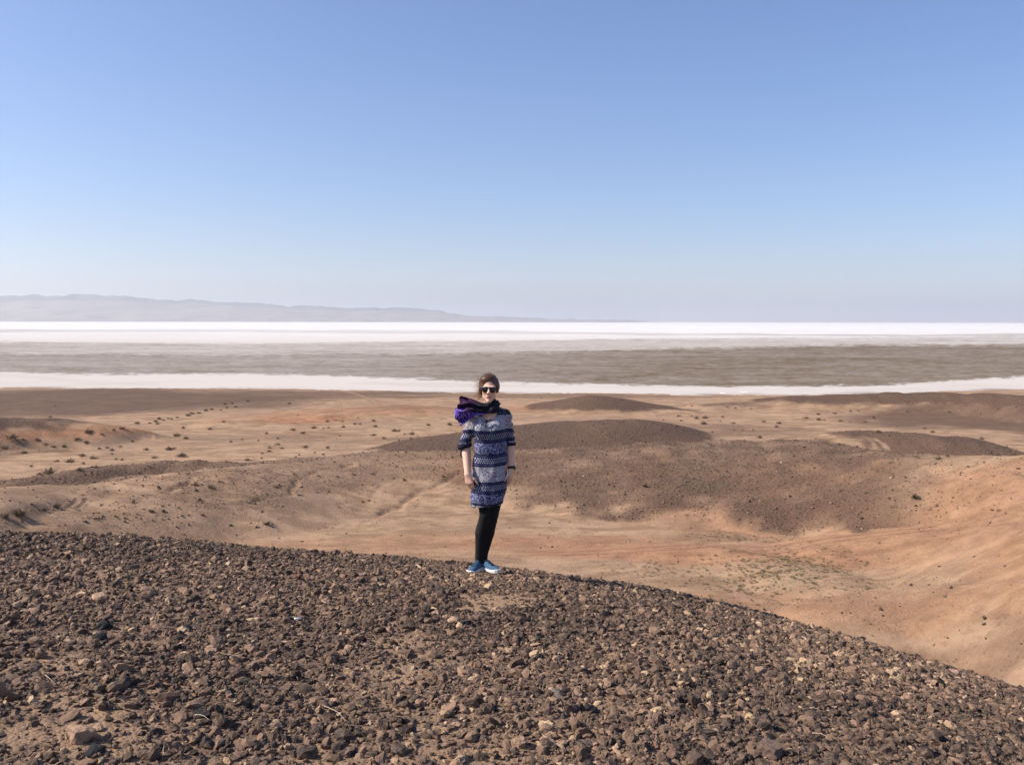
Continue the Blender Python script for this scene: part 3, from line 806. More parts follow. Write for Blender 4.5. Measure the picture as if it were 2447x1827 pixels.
# dry straws and a scrap lying on the stones
def litter():
    straw = NT('dry_straw', 0.8, 0.2); sm = straw.color((0.55, 0.43, 0.28))
    for i, (px, py, qx, qy, lab) in enumerate([(775, 1702, 825, 1738, 'long dry straw lying on the rubble at lower left of centre'), (462, 1724, 505, 1738, 'dry straw right below the black-painted hollow at lower left'),
                                               (388, 1802, 398, 1822, 'curved dry straw at the bottom edge on the left'), (108, 1628, 135, 1650, 'thin dry straw lying near the left edge'),
                                               (1938, 1704, 1962, 1714, 'dry straw lying in the rubble on the right'), (1945, 1766, 1975, 1778, 'dry straw near the bottom edge on the right')]):
        a, b = hit(px, py, fore_height, 2, 14), hit(qx, qy, fore_height, 2, 14)
        n = 9; t = np.linspace(0, 1, n)[:, None]
        P = a * (1 - t) + b * t; P[:, 2] = fore_height(P[:, 0], P[:, 1]) + 0.028 + 0.008 * np.sin(t[:, 0] * math.pi)
        P[:, 0] += 0.008 * np.sin(t[:, 0] * 3 + i); ctr = P.mean(0)
        me = tube(P - ctr, np.full(n, 0.0014) * (1 - 0.6 * t[:, 0]), 6)
        o = obj('straw', me, sm); o.location = ctr
        tag(o, lab, 'straw', 'dry straws on the rubble')
    p = hit(712, 1492, fore_height, 2, 14)
    me = tube(np.array([[-0.018, 0, 0], [0, 0.003, 0.001], [0.018, 0.008, 0.004]]), np.array([0.0055, 0.0055, 0.0055]), 10, caps=True)
    sc_ = NT('white_paper', 0.7, 0.2)
    o = obj('paper_scrap', me, sc_.color((0.85, 0.85, 0.83))); o.location = (p[0], p[1], p[2] + 0.032); o.rotation_euler = (0, 0.3, 0.5)
    tag(o, 'tiny white scrap lying on the rubble left of centre', 'litter')

def tube(P, R, k=8, caps=True, flat=1.0):
    """tube along a line with a radius at every point"""
    P = np.asarray(P, float); n = len(P)
    T = np.gradient(P, axis=0); T /= np.linalg.norm(T, axis=1)[:, None] + 1e-12
    up = np.array([0.13, 0.31, 0.94]); U = np.cross(T, up); U /= np.linalg.norm(U, axis=1)[:, None] + 1e-12; Vv = np.cross(T, U)
    a = np.linspace(0, 2 * math.pi, k, endpoint=False)
    ring = P[:, None, :] + np.asarray(R)[:, None, None] * (np.cos(a)[None, :, None] * U[:, None, :] + flat * np.sin(a)[None, :, None] * Vv[:, None, :])
    V = ring.reshape(-1, 3); F = []
    for i in range(n - 1):
        for j in range(k):
            F.append((i * k + j, i * k + (j + 1) % k, (i + 1) * k + (j + 1) % k, (i + 1) * k + j))
    if caps:
        V = np.vstack([V, P[0], P[-1]]); c0, c1 = len(V) - 2, len(V) - 1
        for j in range(k):
            F.append((c0, (j + 1) % k, j, j)); F.append((c1, (n - 1) * k + j, (n - 1) * k + (j + 1) % k, (n - 1) * k + j))
    me = bpy.data.meshes.new('tube'); me.from_pydata([tuple(v) for v in V], [], [tuple(dict.fromkeys(f)) for f in F])
    for p in me.polygons: p.use_smooth = True
    return me
litter()
# ------------------------------------------------------------------ things on the plain
def strip(name, pts, width, col, label, alpha=0.7, lift=0.03, mat=None, twin=0.0):
    P = [hit(px, py, terrain_raw, 40, 330) for px, py in pts]
    P = np.array([p for p in P if p is not None])
    s = np.concatenate([[0], np.cumsum(np.hypot(*(P[1:, :2] - P[:-1, :2]).T))])
    n = max(12, int(s[-1] / 0.8)); q = np.linspace(0, s[-1], n)
    X, Y = np.interp(q, s, P[:, 0]), np.interp(q, s, P[:, 1])
    for _ in range(6):
        X[1:-1] = (X[:-2] + 2 * X[1:-1] + X[2:]) / 4; Y[1:-1] = (Y[:-2] + 2 * Y[1:-1] + Y[2:]) / 4
    tx, ty = np.gradient(X), np.gradient(Y); L = np.hypot(tx, ty) + 1e-9; nx, ny = -ty / L, tx / L
    offs = np.linspace(-1, 1, 5)
    X = X + twin * nx; Y = Y + twin * ny
    w = width * (1 + 0.35 * fbm2(X / 3.0, Y / 3.0, 2, 501)) / 2
    gx = X[:, None] + nx[:, None] * offs[None, :] * w[:, None]; gy = Y[:, None] + ny[:, None] * offs[None, :] * w[:, None]
    gz = terrain_raw(gx.ravel(), gy.ravel()) + lift
    me = new_mesh(name, np.stack([gx.ravel(), gy.ravel(), gz], 1), grid_faces(n, 5))
    a = (1 - np.abs(offs) ** 2)[None, :] * np.minimum(1, np.minimum(np.linspace(0, 1, n), np.linspace(1, 0, n)) * 6)[:, None]
    add_attr(me, 'cover', (a * alpha).ravel())
    return tag(obj(name, me, mat), label, 'track', kind='structure')

def track_mat(name, col):
    m = NT(name, 0.95, 0.1)
    n = m.noise(m.pos(), 1.4, 5, 0.7)
    m.color(m.mix(n, tuple(0.85 * v for v in col), tuple(1.1 * v for v in col)))
    tr = m.n('ShaderNodeBsdfTransparent'); mx = m.n('ShaderNodeMixShader')
    f = m.math('MULTIPLY', m.attr('cover'), m.ramp(n, 0.2, 0.55), True)
    m.put(mx.inputs[0], f); m.t.links.new(tr.outputs[0], mx.inputs[1]); m.t.links.new(m.bsdf.outputs[0], mx.inputs[2])
    m.t.links.new(mx.outputs[0], m.out.inputs['Surface'])
    return m.mat
TR_PALE = track_mat('packed_pale_soil', (0.39, 0.26, 0.17)); TR_RED = track_mat('packed_red_soil', (0.40, 0.225, 0.135)); TR_DARK = track_mat('turned_soil', (0.13, 0.085, 0.06))
for pts, wd, mt, lab in [
    ([(800, 955), (803, 970), (806, 987)], 0.9, TR_PALE, 'left line of the short pair of wheel tracks near the shore'),
    ([(809, 955), (812, 970), (815, 987)], 0.9, TR_PALE, 'right line of the short pair of wheel tracks near the shore'),
    ([(800, 931), (845, 940), (887, 955), (925, 972), (950, 990)], 2.6, TR_PALE, 'pale track coming down from the salt shore left of the woman'),
    ([(800, 953), (740, 966), (640, 985), (520, 1003)], 2.0, TR_PALE, 'faint pale track crossing the plain to the left'),
    ([(40, 1178), (166, 1160), (277, 1141), (360, 1131), (470, 1124), (612, 1115), (694, 1108), (804, 1099), (887, 1093)], 0.8, TR_PALE, 'upper line of the pale wheel track along the left ridge'),
    ([(30, 1184), (166, 1165), (277, 1146), (360, 1136), (470, 1128), (612, 1119), (694, 1112), (804, 1103), (900, 1096)], 0.7, TR_PALE, 'lower line of the pale wheel track along the left ridge'),
    ([(2054, 1039), (2078, 1048), (2092, 1060), (2102, 1078)], 0.9, TR_PALE, 'left line of the wheel tracks on the low dark hill at right'),
    ([(2080, 1046), (2102, 1054), (2114, 1064), (2124, 1080)], 0.9, TR_PALE, 'right line of the wheel tracks on the low dark hill at right'),
    ([(1150, 1318), (1400, 1312), (1600, 1304), (1722, 1300), (1998, 1281), (2219, 1256), (2447, 1212)], 1.2, TR_RED, 'far line of the orange road on the valley floor'),
    ([(1150, 1328), (1400, 1322), (1600, 1313), (1722, 1308), (1998, 1289), (2219, 1265), (2447, 1224)], 1.0, TR_RED, 'near line of the orange road on the valley floor'),
    ([(182, 1187), (176, 1198), (164, 1208), (148, 1217)], 0.45, TR_DARK, 'left of two dark curved tyre marks on the left slope'),
    ([(206, 1187), (200, 1198), (188, 1208), (172, 1217)], 0.45, TR_DARK, 'right of two dark curved tyre marks on the left slope'),
    ([(645, 1117), (655, 1126), (680, 1133), (710, 1136)], 0.7, TR_PALE, 'pale loop of a wheel track below the left ridge'),
    ([(240, 1155), (246, 1170), (238, 1190)], 0.6, TR_PALE, 'pale wheel mark running down the left slope'),
    ([(1960, 1500), (2100, 1524), (2300, 1520), (2447, 1492)], 2.4, TR_PALE, 'pale path along the valley floor at the right edge'),
]:
    strip('track', pts, wd, None, lab, mat=mt)

# ---- shrubs
def shrub_mesh(seed, n=170, leafy=0.5):
    rg = np.random.default_rng(seed); V, F = [], []
    lob = rg.normal(0, 0.2, (5, 2))
    for i in range(n):
        c = lob[rg.integers(0, 5)] + rg.normal(0, 0.05, 2)
        th = rg.uniform(0, 6.283); el = rg.uniform(0.15, 1.35)
        d = np.array([math.cos(th) * math.cos(el), math.sin(th) * math.cos(el), math.sin(el)])
        L = rg.uniform(0.12, 0.36) * (1.15 - 0.45 * abs(el - 0.8))
        b = np.array([c[0], c[1], 0.0]) + d * rg.uniform(0, 0.16)
        side = np.cross(d, rg.normal(size=3)); side /= np.linalg.norm(side) + 1e-9
        w = rg.uniform(0.008, 0.02) if rg.uniform() > leafy else rg.uniform(0.022, 0.045)
        bend = rg.normal(0, 0.06, 3)
        m_ = b + d * L * 0.55 + bend; t = b + d * L + bend * 1.6 + np.array([0, 0, -0.02])
        k = len(V)
        V += [b - side * w * 0.3, b + side * w * 0.3, m_ + side * w, m_ - side * w, t]
        F += [(k, k + 1, k + 2, k + 3), (k + 3, k + 2, k + 4)]
    V = np.array(V); V[:, 2] = np.maximum(V[:, 2], 0.0)
    V[:, :2] /= 1.0 * (np.percentile(np.abs(V[:, :2]), 97) * 2)
    me = bpy.data.meshes.new('shrub'); me.from_pydata(V.tolist(), [], F)
    return me
def shrub_stem(seed):
    rg = np.random.default_rng(seed); bm = bmesh.new()
    for i in range(7):
        th = rg.uniform(0, 6.283); e = rg.uniform(0.5, 1.3); L = rg.uniform(0.2, 0.34)
        d = Vector((math.cos(th) * math.cos(e), math.sin(th) * math.cos(e), math.sin(e))) * L
        q = d.to_track_quat('Z', 'Y').to_matrix().to_4x4()
        bmesh.ops.create_cone(bm, cap_ends=True, segments=5, radius1=0.016, radius2=0.005, depth=L, matrix=Matrix.Translation(d / 2) @ q)
    me = bpy.data.meshes.new('stem'); bm.to_mesh(me); bm.free()
    return me
def leaf_mat(name, a, b):
    m = NT(name, 0.9, 0.1); oi = m.n('ShaderNodeObjectInfo')
    c = m.mix(m.math('MULTIPLY', m.math('ADD', oi.outputs['Random'], m.noise(m.objco(), 4.0, 3)), 0.6, True), a, b)
    return m.color(c)
LEAF = leaf_mat('grey_olive_leaf', (0.135, 0.098, 0.062), (0.235, 0.17, 0.108)); LEAF_G = leaf_mat('green_leaf', (0.125, 0.115, 0.06), (0.20, 0.17, 0.095)); LEAF_D = leaf_mat('dark_leaf', (0.05, 0.043, 0.03), (0.10, 0.082, 0.055)); LEAF_P = leaf_mat('straw_leaf', (0.17, 0.135, 0.085), (0.25, 0.195, 0.12))
WOOD = NT('dry_wood', 0.9, 0.1).color((0.13, 0.09, 0.06))
PROTO = {k: [] for k in 'ogdp'}
for k, mt in (('o', LEAF), ('g', LEAF_G), ('d', LEAF_D), ('p', LEAF_P)):
    for i in range(3):
        me = shrub_mesh(700 + i + 10 * ord(k)); me.materials.append(mt); PROTO[k].append(me)
STEMS = [shrub_stem(760 + i) for i in range(3)]
for s_ in STEMS: s_.materials.append(WOOD)

A = lambda L: [(x / 3.616, 900 + y / 3.616, w / 3.616) for x, y, w in L]
B = lambda L: [(500 + x / 3.616, 900 + y / 3.616, w / 3.616) for x, y, w in L]
Cc = lambda L: [(1224 + x / 3.616, 920 + y / 3.616, w / 3.616) for x, y, w in L]
Dd = lambda L: [(1836 + x / 3.616, 920 + y / 3.616, w / 3.616) for x, y, w in L]
SHRUBS = [
    ('o', A([(445, 822, 95)]), 'largest round olive shrub on the left plain, above the dark ridge'),
    ('o', A([(620, 725, 75)]), 'round brown shrub up and right of the largest shrub at left'),
    ('o', A([(225, 652, 55)]), 'brown shrub on the dark flat near the left edge'),
    ('o', A([(150, 1188, 120)]), 'widest bush of the clump at the left edge above the ridge'),
    ('o', A([(60, 1202, 80)]), 'bush at the left edge, left one of the clump'),
    ('o', A([(145, 1158, 50)]), 'small bush behind the widest bush at the left edge'),
    ('o', A([(505, 1115, 75)]), 'olive shrub beside the two dark tyre marks'),
    ('o', A([(1535, 500, 75)]), 'wide low shrub in the middle of the left plain'),
    ('o', A([(1700, 930, 62)]), 'olive shrub on the left slope, left one of a pair'),
    ('o', A([(1830, 948, 72)]), 'olive shrub on the left slope, right one of a pair'),
    ('d', B([(490, 1268, 62)]), 'dark shrub standing alone on the sand left of the woman'),
    ('d', B([(180, 1284, 34)]), 'small dark shrub low on the sand near the foreground ridge'),
    ('o', B([(590, 953, 50)]), 'low tan shrub on the sandy slope below the left ridge'),
    ('d', Cc([(1140, 868, 52)]), 'single dark shrub on the face of the broad stony hill'),
    ('d', Dd([(1295, 970, 95)]), 'dark bare shrub at the right end of the broad stony hill'),
    ('p', Dd([(1460, 628, 75)]), 'pale straw-coloured bush behind the right end of the stony hill'),
    ('o', Dd([(1415, 400, 48)]), 'olive shrub on the purplish flat at right'),
    ('o', B([(1890, 412, 48)]), 'brown shrub just left of the scarf on the plain'),
    ('o', Cc([(430, 825, 60)]), 'dry brown bush on the stony hill close right of the woman'),
    ('o', Dd([(945, 400, 48)]), 'olive shrub right behind the tracked low dark hill'),
]
CLUSTERS = [
    ('o', 'shrub on the far left plain', 'shrubs of the far left plain', A([(110, 525, 80), (320, 548, 50), (390, 580, 30), (460, 600, 40), (560, 600, 40), (675, 540, 50), (750, 565, 40), (808, 700, 60), (715, 675, 50), (720, 745, 35), (1000, 710, 35), (700, 800, 60), (820, 780, 50), (340, 840, 50), (435, 345, 30), (480, 250, 20), (740, 475, 70), (790, 470, 40), (885, 495, 30), (960, 632, 40), (920, 612, 30), (985, 460, 30), (210, 540, 35), (40, 610, 40), (280, 770, 35), (490, 725, 40), (850, 620, 30), (1040, 600, 28), (1060, 715, 30), (975, 665, 28)])),
    ('g', 'green bush of the diagonal line at left', 'green bushes in a diagonal line', A([(1185, 400, 40), (1300, 400, 30), (1360, 405, 35), (1345, 385, 30), (1380, 360, 35), (1410, 375, 25), (1450, 360, 25), (1530, 350, 30), (1480, 365, 25), (1625, 330, 45), (1660, 315, 40), (1720, 310, 40), (1780, 290, 35), (1830, 280, 35), (1910, 285, 25), (1940, 235, 30), (1965, 265, 25), (2005, 230, 25), (2040, 260, 30), (2140, 208, 30), (1065, 445, 50)])),
    ('o', 'brown shrub on the plain left of the woman', 'shrubs of the plain left of the woman', A([(1145, 555, 30), (1620, 527, 50), (1575, 440, 35), (1460, 620, 60), (1500, 617, 35), (1335, 695, 45), (1575, 678, 80), (1265, 625, 45), (1820, 450, 40), (1935, 385, 35)]) + B([(330, 208, 25), (690, 230, 30), (770, 328, 20), (1155, 385, 25), (1280, 355, 20), (1300, 408, 30), (1255, 407, 35), (1165, 430, 35), (1095, 378, 20), (1025, 383, 35), (1410, 378, 35), (1430, 425, 40), (1030, 437, 30), (910, 438, 45), (725, 455, 50), (820, 482, 50), (980, 445, 20), (1415, 500, 50), (1505, 528, 40), (1745, 527, 30), (1760, 490, 50), (2065, 410, 50), (1600, 465, 50), (1640, 465, 30), (1685, 495, 30), (1805, 515, 20), (595, 530, 30), (590, 580, 45), (530, 610, 40), (625, 618, 30), (510, 640, 40), (465, 660, 30), (460, 702, 30), (835, 603, 50), (1020, 612, 40), (340, 716, 50), (780, 672, 25), (750, 692, 25), (915, 652, 25), (985, 668, 30), (185, 560, 30), (430, 550, 25), (285, 540, 25), (490, 488, 30), (1125, 510, 25)])),
    ('o', 'shrub on the sandy left slope', 'shrubs of the left slope', A([(1910, 905, 30), (1405, 1115, 35), (1460, 1105, 25), (1545, 1133, 30), (1190, 1187, 30), (1300, 1160, 60), (1635, 1197, 30), (1570, 1200, 30), (1085, 1220, 40), (1000, 1205, 40), (820, 1222, 35), (1750, 1190, 35), (265, 1100, 35), (390, 1145, 50)]) + B([(1065, 1303, 20), (940, 995, 30), (795, 1022, 25), (1420, 838, 35), (1105, 862, 30), (1675, 890, 40), (1320, 1078, 30), (1385, 1065, 35)])),
    ('o', 'shrub beyond the stony hill, right of the woman', 'shrubs of the plain right of the woman', Cc([(250, 110, 15), (945, 125, 30), (1440, 265, 40), (1550, 268, 20), (1590, 283, 40), (1670, 280, 50), (1820, 272, 30), (1650, 328, 55), (1910, 325, 40), (1800, 312, 20), (1460, 305, 30), (1420, 350, 30), (1475, 380, 30), (1915, 382, 25), (1985, 386, 25), (2080, 386, 30), (1730, 405, 20), (2180, 312, 40), (1550, 180, 25), (1860, 188, 25), (1930, 196, 25), (2065, 203, 20), (1700, 447, 20), (1800, 475, 20), (2130, 447, 50), (1310, 300, 25)])),
    ('o', 'shrub on the plain at far right', 'shrubs of the plain at the right', Dd([(325, 280, 45), (430, 295, 45), (480, 300, 25), (625, 308, 40), (705, 312, 25), (845, 313, 40), (905, 278, 40), (705, 225, 25), (775, 222, 20), (430, 248, 40), (575, 242, 35), (100, 325, 50), (60, 355, 40), (1115, 355, 25), (1340, 372, 30), (1835, 245, 20), (1565, 230, 25), (1195, 225, 20), (1765, 468, 20), (1830, 460, 40), (1975, 540, 25), (2120, 590, 30), (2085, 565, 30), (2055, 530, 20), (2015, 910, 20), (1985, 210, 20), (2140, 190, 20)])),
]
def place_shrub(kind, px, py, w, label, group, stem):
    p = hit(px, py + 0.18 * w, terrain_raw, 40, 330)
    if p is None: return
    d = math.hypot(p[0], p[1]); s = w * d / FPX * 1.0
    me = random.choice(PROTO[kind])
    rz = random.uniform(0, 6.28); sz = s * random.uniform(0.95, 1.3)
    if stem:
        root = obj('shrub', None); root.location = p; root.rotation_euler = (0, 0, rz); root.scale = (s, s, sz)
        obj('foliage', me, None, root); obj('stem', random.choice(STEMS), None, root)
    else:
        root = obj('shrub', me); root.location = p; root.rotation_euler = (0, 0, rz); root.scale = (s, s, sz)
    tag(root, label, 'shrub', group)
for k, L, lab in SHRUBS:
    for (px, py, w) in L: place_shrub(k, px, py, w, lab, 'larger desert shrubs', True)
ORD = ['first', 'second', 'third', 'fourth', 'fifth', 'sixth', 'seventh', 'eighth', 'ninth', 'tenth', 'eleventh', 'twelfth', 'thirteenth', 'fourteenth', 'fifteenth', 'sixteenth', 'seventeenth', 'eighteenth', 'nineteenth', 'twentieth']
for k, where, grp, L in CLUSTERS:
    L = sorted(L, key=lambda q: q[1]); nrow = max(1, round(len(L) / 9))
    rows = ['far', 'near'] if nrow == 2 else ['farthest', 'second', 'middle', 'fourth', 'fifth', 'nearest'] if nrow == 6 else ['farthest', 'middle', 'nearest'] if nrow == 3 else ['only']
    for ri, row in enumerate(np.array_split(np.array(L), len(rows))):
        for oi, (px, py, w) in enumerate(sorted(row.tolist())):
            size = 'wide' if w > 12.5 else 'tiny' if w < 7 else 'small'
            place_shrub(k, px, py, w, '%s %s, %s from left in %s row' % (size, where, ORD[oi], rows[ri]), grp, False)

# ---- weeds in the valley and on the stony hill, and the stones of the hills: masses nobody could count
WEED_G = leaf_mat('weed_leaf', (0.15, 0.135, 0.075), (0.24, 0.20, 0.115))
def weeds():
    c = bpy.data.collections.new('weed_tufts')
    for i in range(4):
        me = shrub_mesh(900 + i, 70, 0.5); me.materials.append(WEED_G if i % 2 else LEAF_P)
        c.objects.link(bpy.data.objects.new('tuft_%d' % i, me))
    for name, spots, lab in (('valley_weeds', [(1860, 1365, 190, 40, 520, .24), (1930, 1340, 120, 25, 140, .24), (1560, 1360, 120, 25, 90, .18)], 'patch of low green weeds on the orange valley floor'),
                             ('hillside_weeds', [(1690, 1130, 130, 30, 420, .22), (1860, 1150, 90, 35, 260, .2), (1740, 1282, 90, 10, 120, .2)], 'greyish green weeds growing on the face of the stony hill')):
        P, S = [], []
        for px, py, rx, ry, n, sz in spots:
            c0 = hit(px, py, terrain_raw, 45, 200); d0 = math.hypot(c0[0], c0[1])
            a_ = RNG.normal(0, 0.5, (n, 2)); lx = a_[:, 0] * rx * d0 / FPX; ly = a_[:, 1] * ry * d0 * d0 / 16.0 / FPX
            xx = c0[0] + lx * c0[1] / d0 + ly * c0[0] / d0; yy = c0[1] - lx * c0[0] / d0 + ly * c0[1] / d0
            P.append(np.stack([xx, yy, terrain_raw(xx, yy)], 1)); S.append(sz * RNG.uniform(0.4, 1.5, n))
        P = np.vstack(P); S = np.concatenate(S)
        n = len(P); S = np.array(S)
        rot = np.stack([np.zeros(n), np.zeros(n), RNG.uniform(0, 6.28, n)], 1)
        scatter(name, P, rot, np.stack([S * 1.3, S * 1.3, S], 1), RNG.integers(0, 4, n), RNG.uniform(0, 1, n), c, lab, 'weeds')
weeds()

def hill_stones():
    n = 260000
    az = RNG.uniform(-0.62, 0.62, n); r = RNG.uniform(48, 150, n)
    x, y = np.sin(az) * r, np.cos(az) * r
    z, hs = terrain_raw(x, y, True); g, rd, gr = covers(x, y, z, hs)
    keep = RNG.uniform(0, 1, n) < np.clip(0.015 + 0.42 * g ** 1.2, 0, 1) * np.where(hs[2] > 0.3, 1.0, 0.35)
    x, y, z, g = x[keep], y[keep], z[keep], g[keep]; n = len(x)
    s = np.clip(0.095 * np.exp(0.45 * RNG.normal(size=n)), 0.04, 0.38)
    rot = np.stack([RNG.normal(0, 0.3, n), RNG.normal(0, 0.3, n), RNG.uniform(0, 6.28, n)], 1)
    tint = np.clip(0.42 + 0.22 * RNG.normal(size=n), 0, 1)
    scatter('hillside_rubble', np.stack([x, y, z], 1), rot, np.repeat((s * 1.3)[:, None], 3, 1), RNG.integers(0, len(ROCKS), n), tint, C_ROCK, 'brown stones strewn over the hills across the valley', 'rubble')
hill_stones()

# ---- small heaps of salt on the shore
_sm = NT('salt_heap', 0.8, 0.2).color((0.82, 0.81, 0.79))
for px, py, wpx, lab in [(1729, 940, 16, 'small white heap on the salt shore, left one of two'), (1776, 939, 24, 'wider white heap on the salt shore, right one of two')]:
    p = hit(px, py, terrain_raw, 150, 330)
    if p is None: p = at_z(px, py, Z_SALT)
    s = wpx * math.hypot(p[0], p[1]) / FPX
    me = rock_mesh(950 + px, 3, 0.35, 6, 0.12)
    o = obj('salt_heap', me, _sm); o.location = p; o.scale = (s, s, s * 0.6)
    tag(o, lab, 'salt heap')
# ------------------------------------------------------------------ the woman
class Field:
    """signed-distance grid: solids are blended into it, then one closed skin is drawn round them"""
    def __init__(self, lo, hi, h):
        self.lo = np.array(lo, float); self.h = h
        n = np.ceil((np.array(hi) - self.lo) / h).astype(int) + 1
        self.ax = [self.lo[k] + h * np.arange(n[k]) for k in range(3)]
        self.F = np.full(n, 1.0, dtype=np.float32)
    def box(self, lo, hi):
        s = []
        for k in range(3):
            a = int(np.clip(np.floor((lo[k] - self.lo[k]) / self.h), 0, len(self.ax[k]) - 1)); b = int(np.clip(np.ceil((hi[k] - self.lo[k]) / self.h) + 1, a + 1, len(self.ax[k])))
            s.append(slice(a, b))
        X = self.ax[0][s[0]][:, None, None]; Y = self.ax[1][s[1]][None, :, None]; Z = self.ax[2][s[2]][None, None, :]
        return tuple(s), X, Y, Z
    def put(self, s, d, k, op):
        d = d.astype(np.float32); A = self.F[s]
        if op == 'cut': self.F[s] = np.maximum(A, -d); return
        if k > 0:
            hh = np.maximum(k - np.abs(A - d), 0) / k
            self.F[s] = np.minimum(A, d) - hh * hh * k * 0.25
        else: self.F[s] = np.minimum(A, d)
    def cone(self, a, ra, b, rb, k=0.0, sy=1.0, op='add'):
        a, b = np.array(a, float), np.array(b, float); R = max(ra, rb) * max(1, sy) + k + 0.02
        s, X, Y, Z = self.box(np.minimum(a, b) - R, np.maximum(a, b) + R)
        y0 = (a[1] + b[1]) / 2
        Ys = y0 + (Y - y0) / sy; a2, b2 = a.copy(), b.copy(); a2[1] = y0 + (a[1] - y0) / sy; b2[1] = y0 + (b[1] - y0) / sy
        ab = b2 - a2; L2 = ab @ ab + 1e-12
        t = np.clip(((X - a2[0]) * ab[0] + (Ys - a2[1]) * ab[1] + (Z - a2[2]) * ab[2]) / L2, 0, 1)
        d = np.sqrt((X - a2[0] - t * ab[0]) ** 2 + (Ys - a2[1] - t * ab[1]) ** 2 + (Z - a2[2] - t * ab[2]) ** 2) - (ra + (rb - ra) * t)
        self.put(s, d, k, op)
    def ell(self, c, r, k=0.0, op='add', rz=0.0, rx=0.0):
        c, r = np.array(c, float), np.array(r, float); R = r.max() + k + 0.02
        s, X, Y, Z = self.box(c - R, c + R)
        x, y, z = X - c[0], Y - c[1], Z - c[2]
        if rz: x, y = x * math.cos(rz) + y * math.sin(rz), -x * math.sin(rz) + y * math.cos(rz)
        if rx: y, z = y * math.cos(rx) + z * math.sin(rx), -y * math.sin(rx) + z * math.cos(rx)
        k0 = np.sqrt((x / r[0]) ** 2 + (y / r[1]) ** 2 + (z / r[2]) ** 2) + 0 * Z
        k1 = np.sqrt((x / r[0] ** 2) ** 2 + (y / r[1] ** 2) ** 2 + (z / r[2] ** 2) ** 2) + 1e-9
        self.put(s, k0 * (k0 - 1) / k1, k, op)
    def chain(self, P, R, k=0.01, sy=1.0):
        for i in range(len(P) - 1): self.cone(P[i], R[i], P[i + 1], R[i + 1], k if i == 0 else min(k, 0.01), sy)
    def loft(self, secs, k=0.0, op='add', grow=0.0):
        """stack of ellipses: (z, cx, cy, rx, ry)"""
        S = np.array(sorted(secs)); z0, z1 = S[0, 0], S[-1, 0]
        lo = [(S[:, 1] - S[:, 3]).min() - 0.05, (S[:, 2] - S[:, 4]).min() - 0.05, z0 - 0.03]; hi = [(S[:, 1] + S[:, 3]).max() + 0.05, (S[:, 2] + S[:, 4]).max() + 0.05, z1 + 0.03]
        s, X, Y, Z = self.box(lo, hi)
        zc = np.clip(Z, z0, z1); f = [np.interp(zc.ravel(), S[:, 0], S[:, j]).reshape(zc.shape) for j in range(1, 5)]
        rx, ry = f[2] + grow, f[3] + grow
        q = (np.abs((X - f[0]) / rx) ** 2.3 + np.abs((Y - f[1]) / ry) ** 2.3) ** (1 / 2.3)
        d = (q - 1) * np.minimum(rx, ry)
        d = np.maximum(d, np.maximum(z0 - Z, Z - z1))
        self.put(s, d, k, op)
    def mesh(self, name, smooth=1):
        F = self.F; I = F < 0
        cnt = sum(I[i:i - 1 or None, j:j - 1 or None, k:k - 1 or None].astype(np.int8) for i in (0, 1) for j in (0, 1) for k in (0, 1))
        act = (cnt > 0) & (cnt < 8)
        idx = np.argwhere(act); vid = np.full(act.shape, -1, dtype=np.int32); vid[act] = np.arange(len(idx))
        acc = np.zeros((len(idx), 3)); num = np.zeros(len(idx))
        C = [(i, j, k) for i in (0, 1) for j in (0, 1) for k in (0, 1)]
        val = {c: F[idx[:, 0] + c[0], idx[:, 1] + c[1], idx[:, 2] + c[2]] for c in C}
        for c in C:
            for ax in range(3):
                if c[ax] == 0:
                    e = list(c); e[ax] = 1; a, b = val[c], val[tuple(e)]
                    m = (a < 0) != (b < 0); t = np.where(m, a / np.where(m, a - b, 1), 0)
                    p = np.tile(np.array(c, float), (len(idx), 1)); p[:, ax] = t
                    acc += p * m[:, None]; num += m
        V = self.lo + self.h * (idx + acc / num[:, None])
        faces = []
        for ax in range(3):
            u, v = (ax + 1) % 3, (ax + 2) % 3
            sl0 = [slice(1, -1)] * 3; sl1 = [slice(1, -1)] * 3; sl0[ax] = slice(0, -1); sl1[ax] = slice(1, None)
            a, b = I[tuple(sl0)], I[tuple(sl1)]
            e = np.argwhere(a != b); 
            if not len(e): continue
            fl = a[tuple(e.T)]
            off = np.ones(3, int); off[ax] = 0; e = e + off
            q = []
            for du, dv in ((0, 0), (-1, 0), (-1, -1), (0, -1)):
                w = e.copy(); w[:, u] += du; w[:, v] += dv
                q.append(vid[tuple(w.T)])
            q = np.stack(q, 1); q = q[(q >= 0).all(1)] if (q < 0).any() else q
            fl = fl[:len(q)]
            q[~fl] = q[~fl][:, ::-1]
            faces.append(q)
        Fc = np.vstack(faces)
        for _ in range(smooth):
            A = np.zeros_like(V); n = np.zeros(len(V))
            for i in range(4):
                j = (i + 1) % 4
                np.add.at(A, Fc[:, i], V[Fc[:, j]]); np.add.at(n, Fc[:, i], 1); np.add.at(A, Fc[:, j], V[Fc[:, i]]); np.add.at(n, Fc[:, j], 1)
            V = 0.45 * V + 0.55 * A / n[:, None]
        return V, Fc

def vnormals(V, F):
    d1, d2 = V[F[:, 2]] - V[F[:, 0]], V[F[:, 3]] - V[F[:, 1]]
    n = np.cross(d1, d2); N = np.zeros_like(V)
    for i in range(4): np.add.at(N, F[:, i], n)
    return N / (np.linalg.norm(N, axis=1)[:, None] + 1e-12)

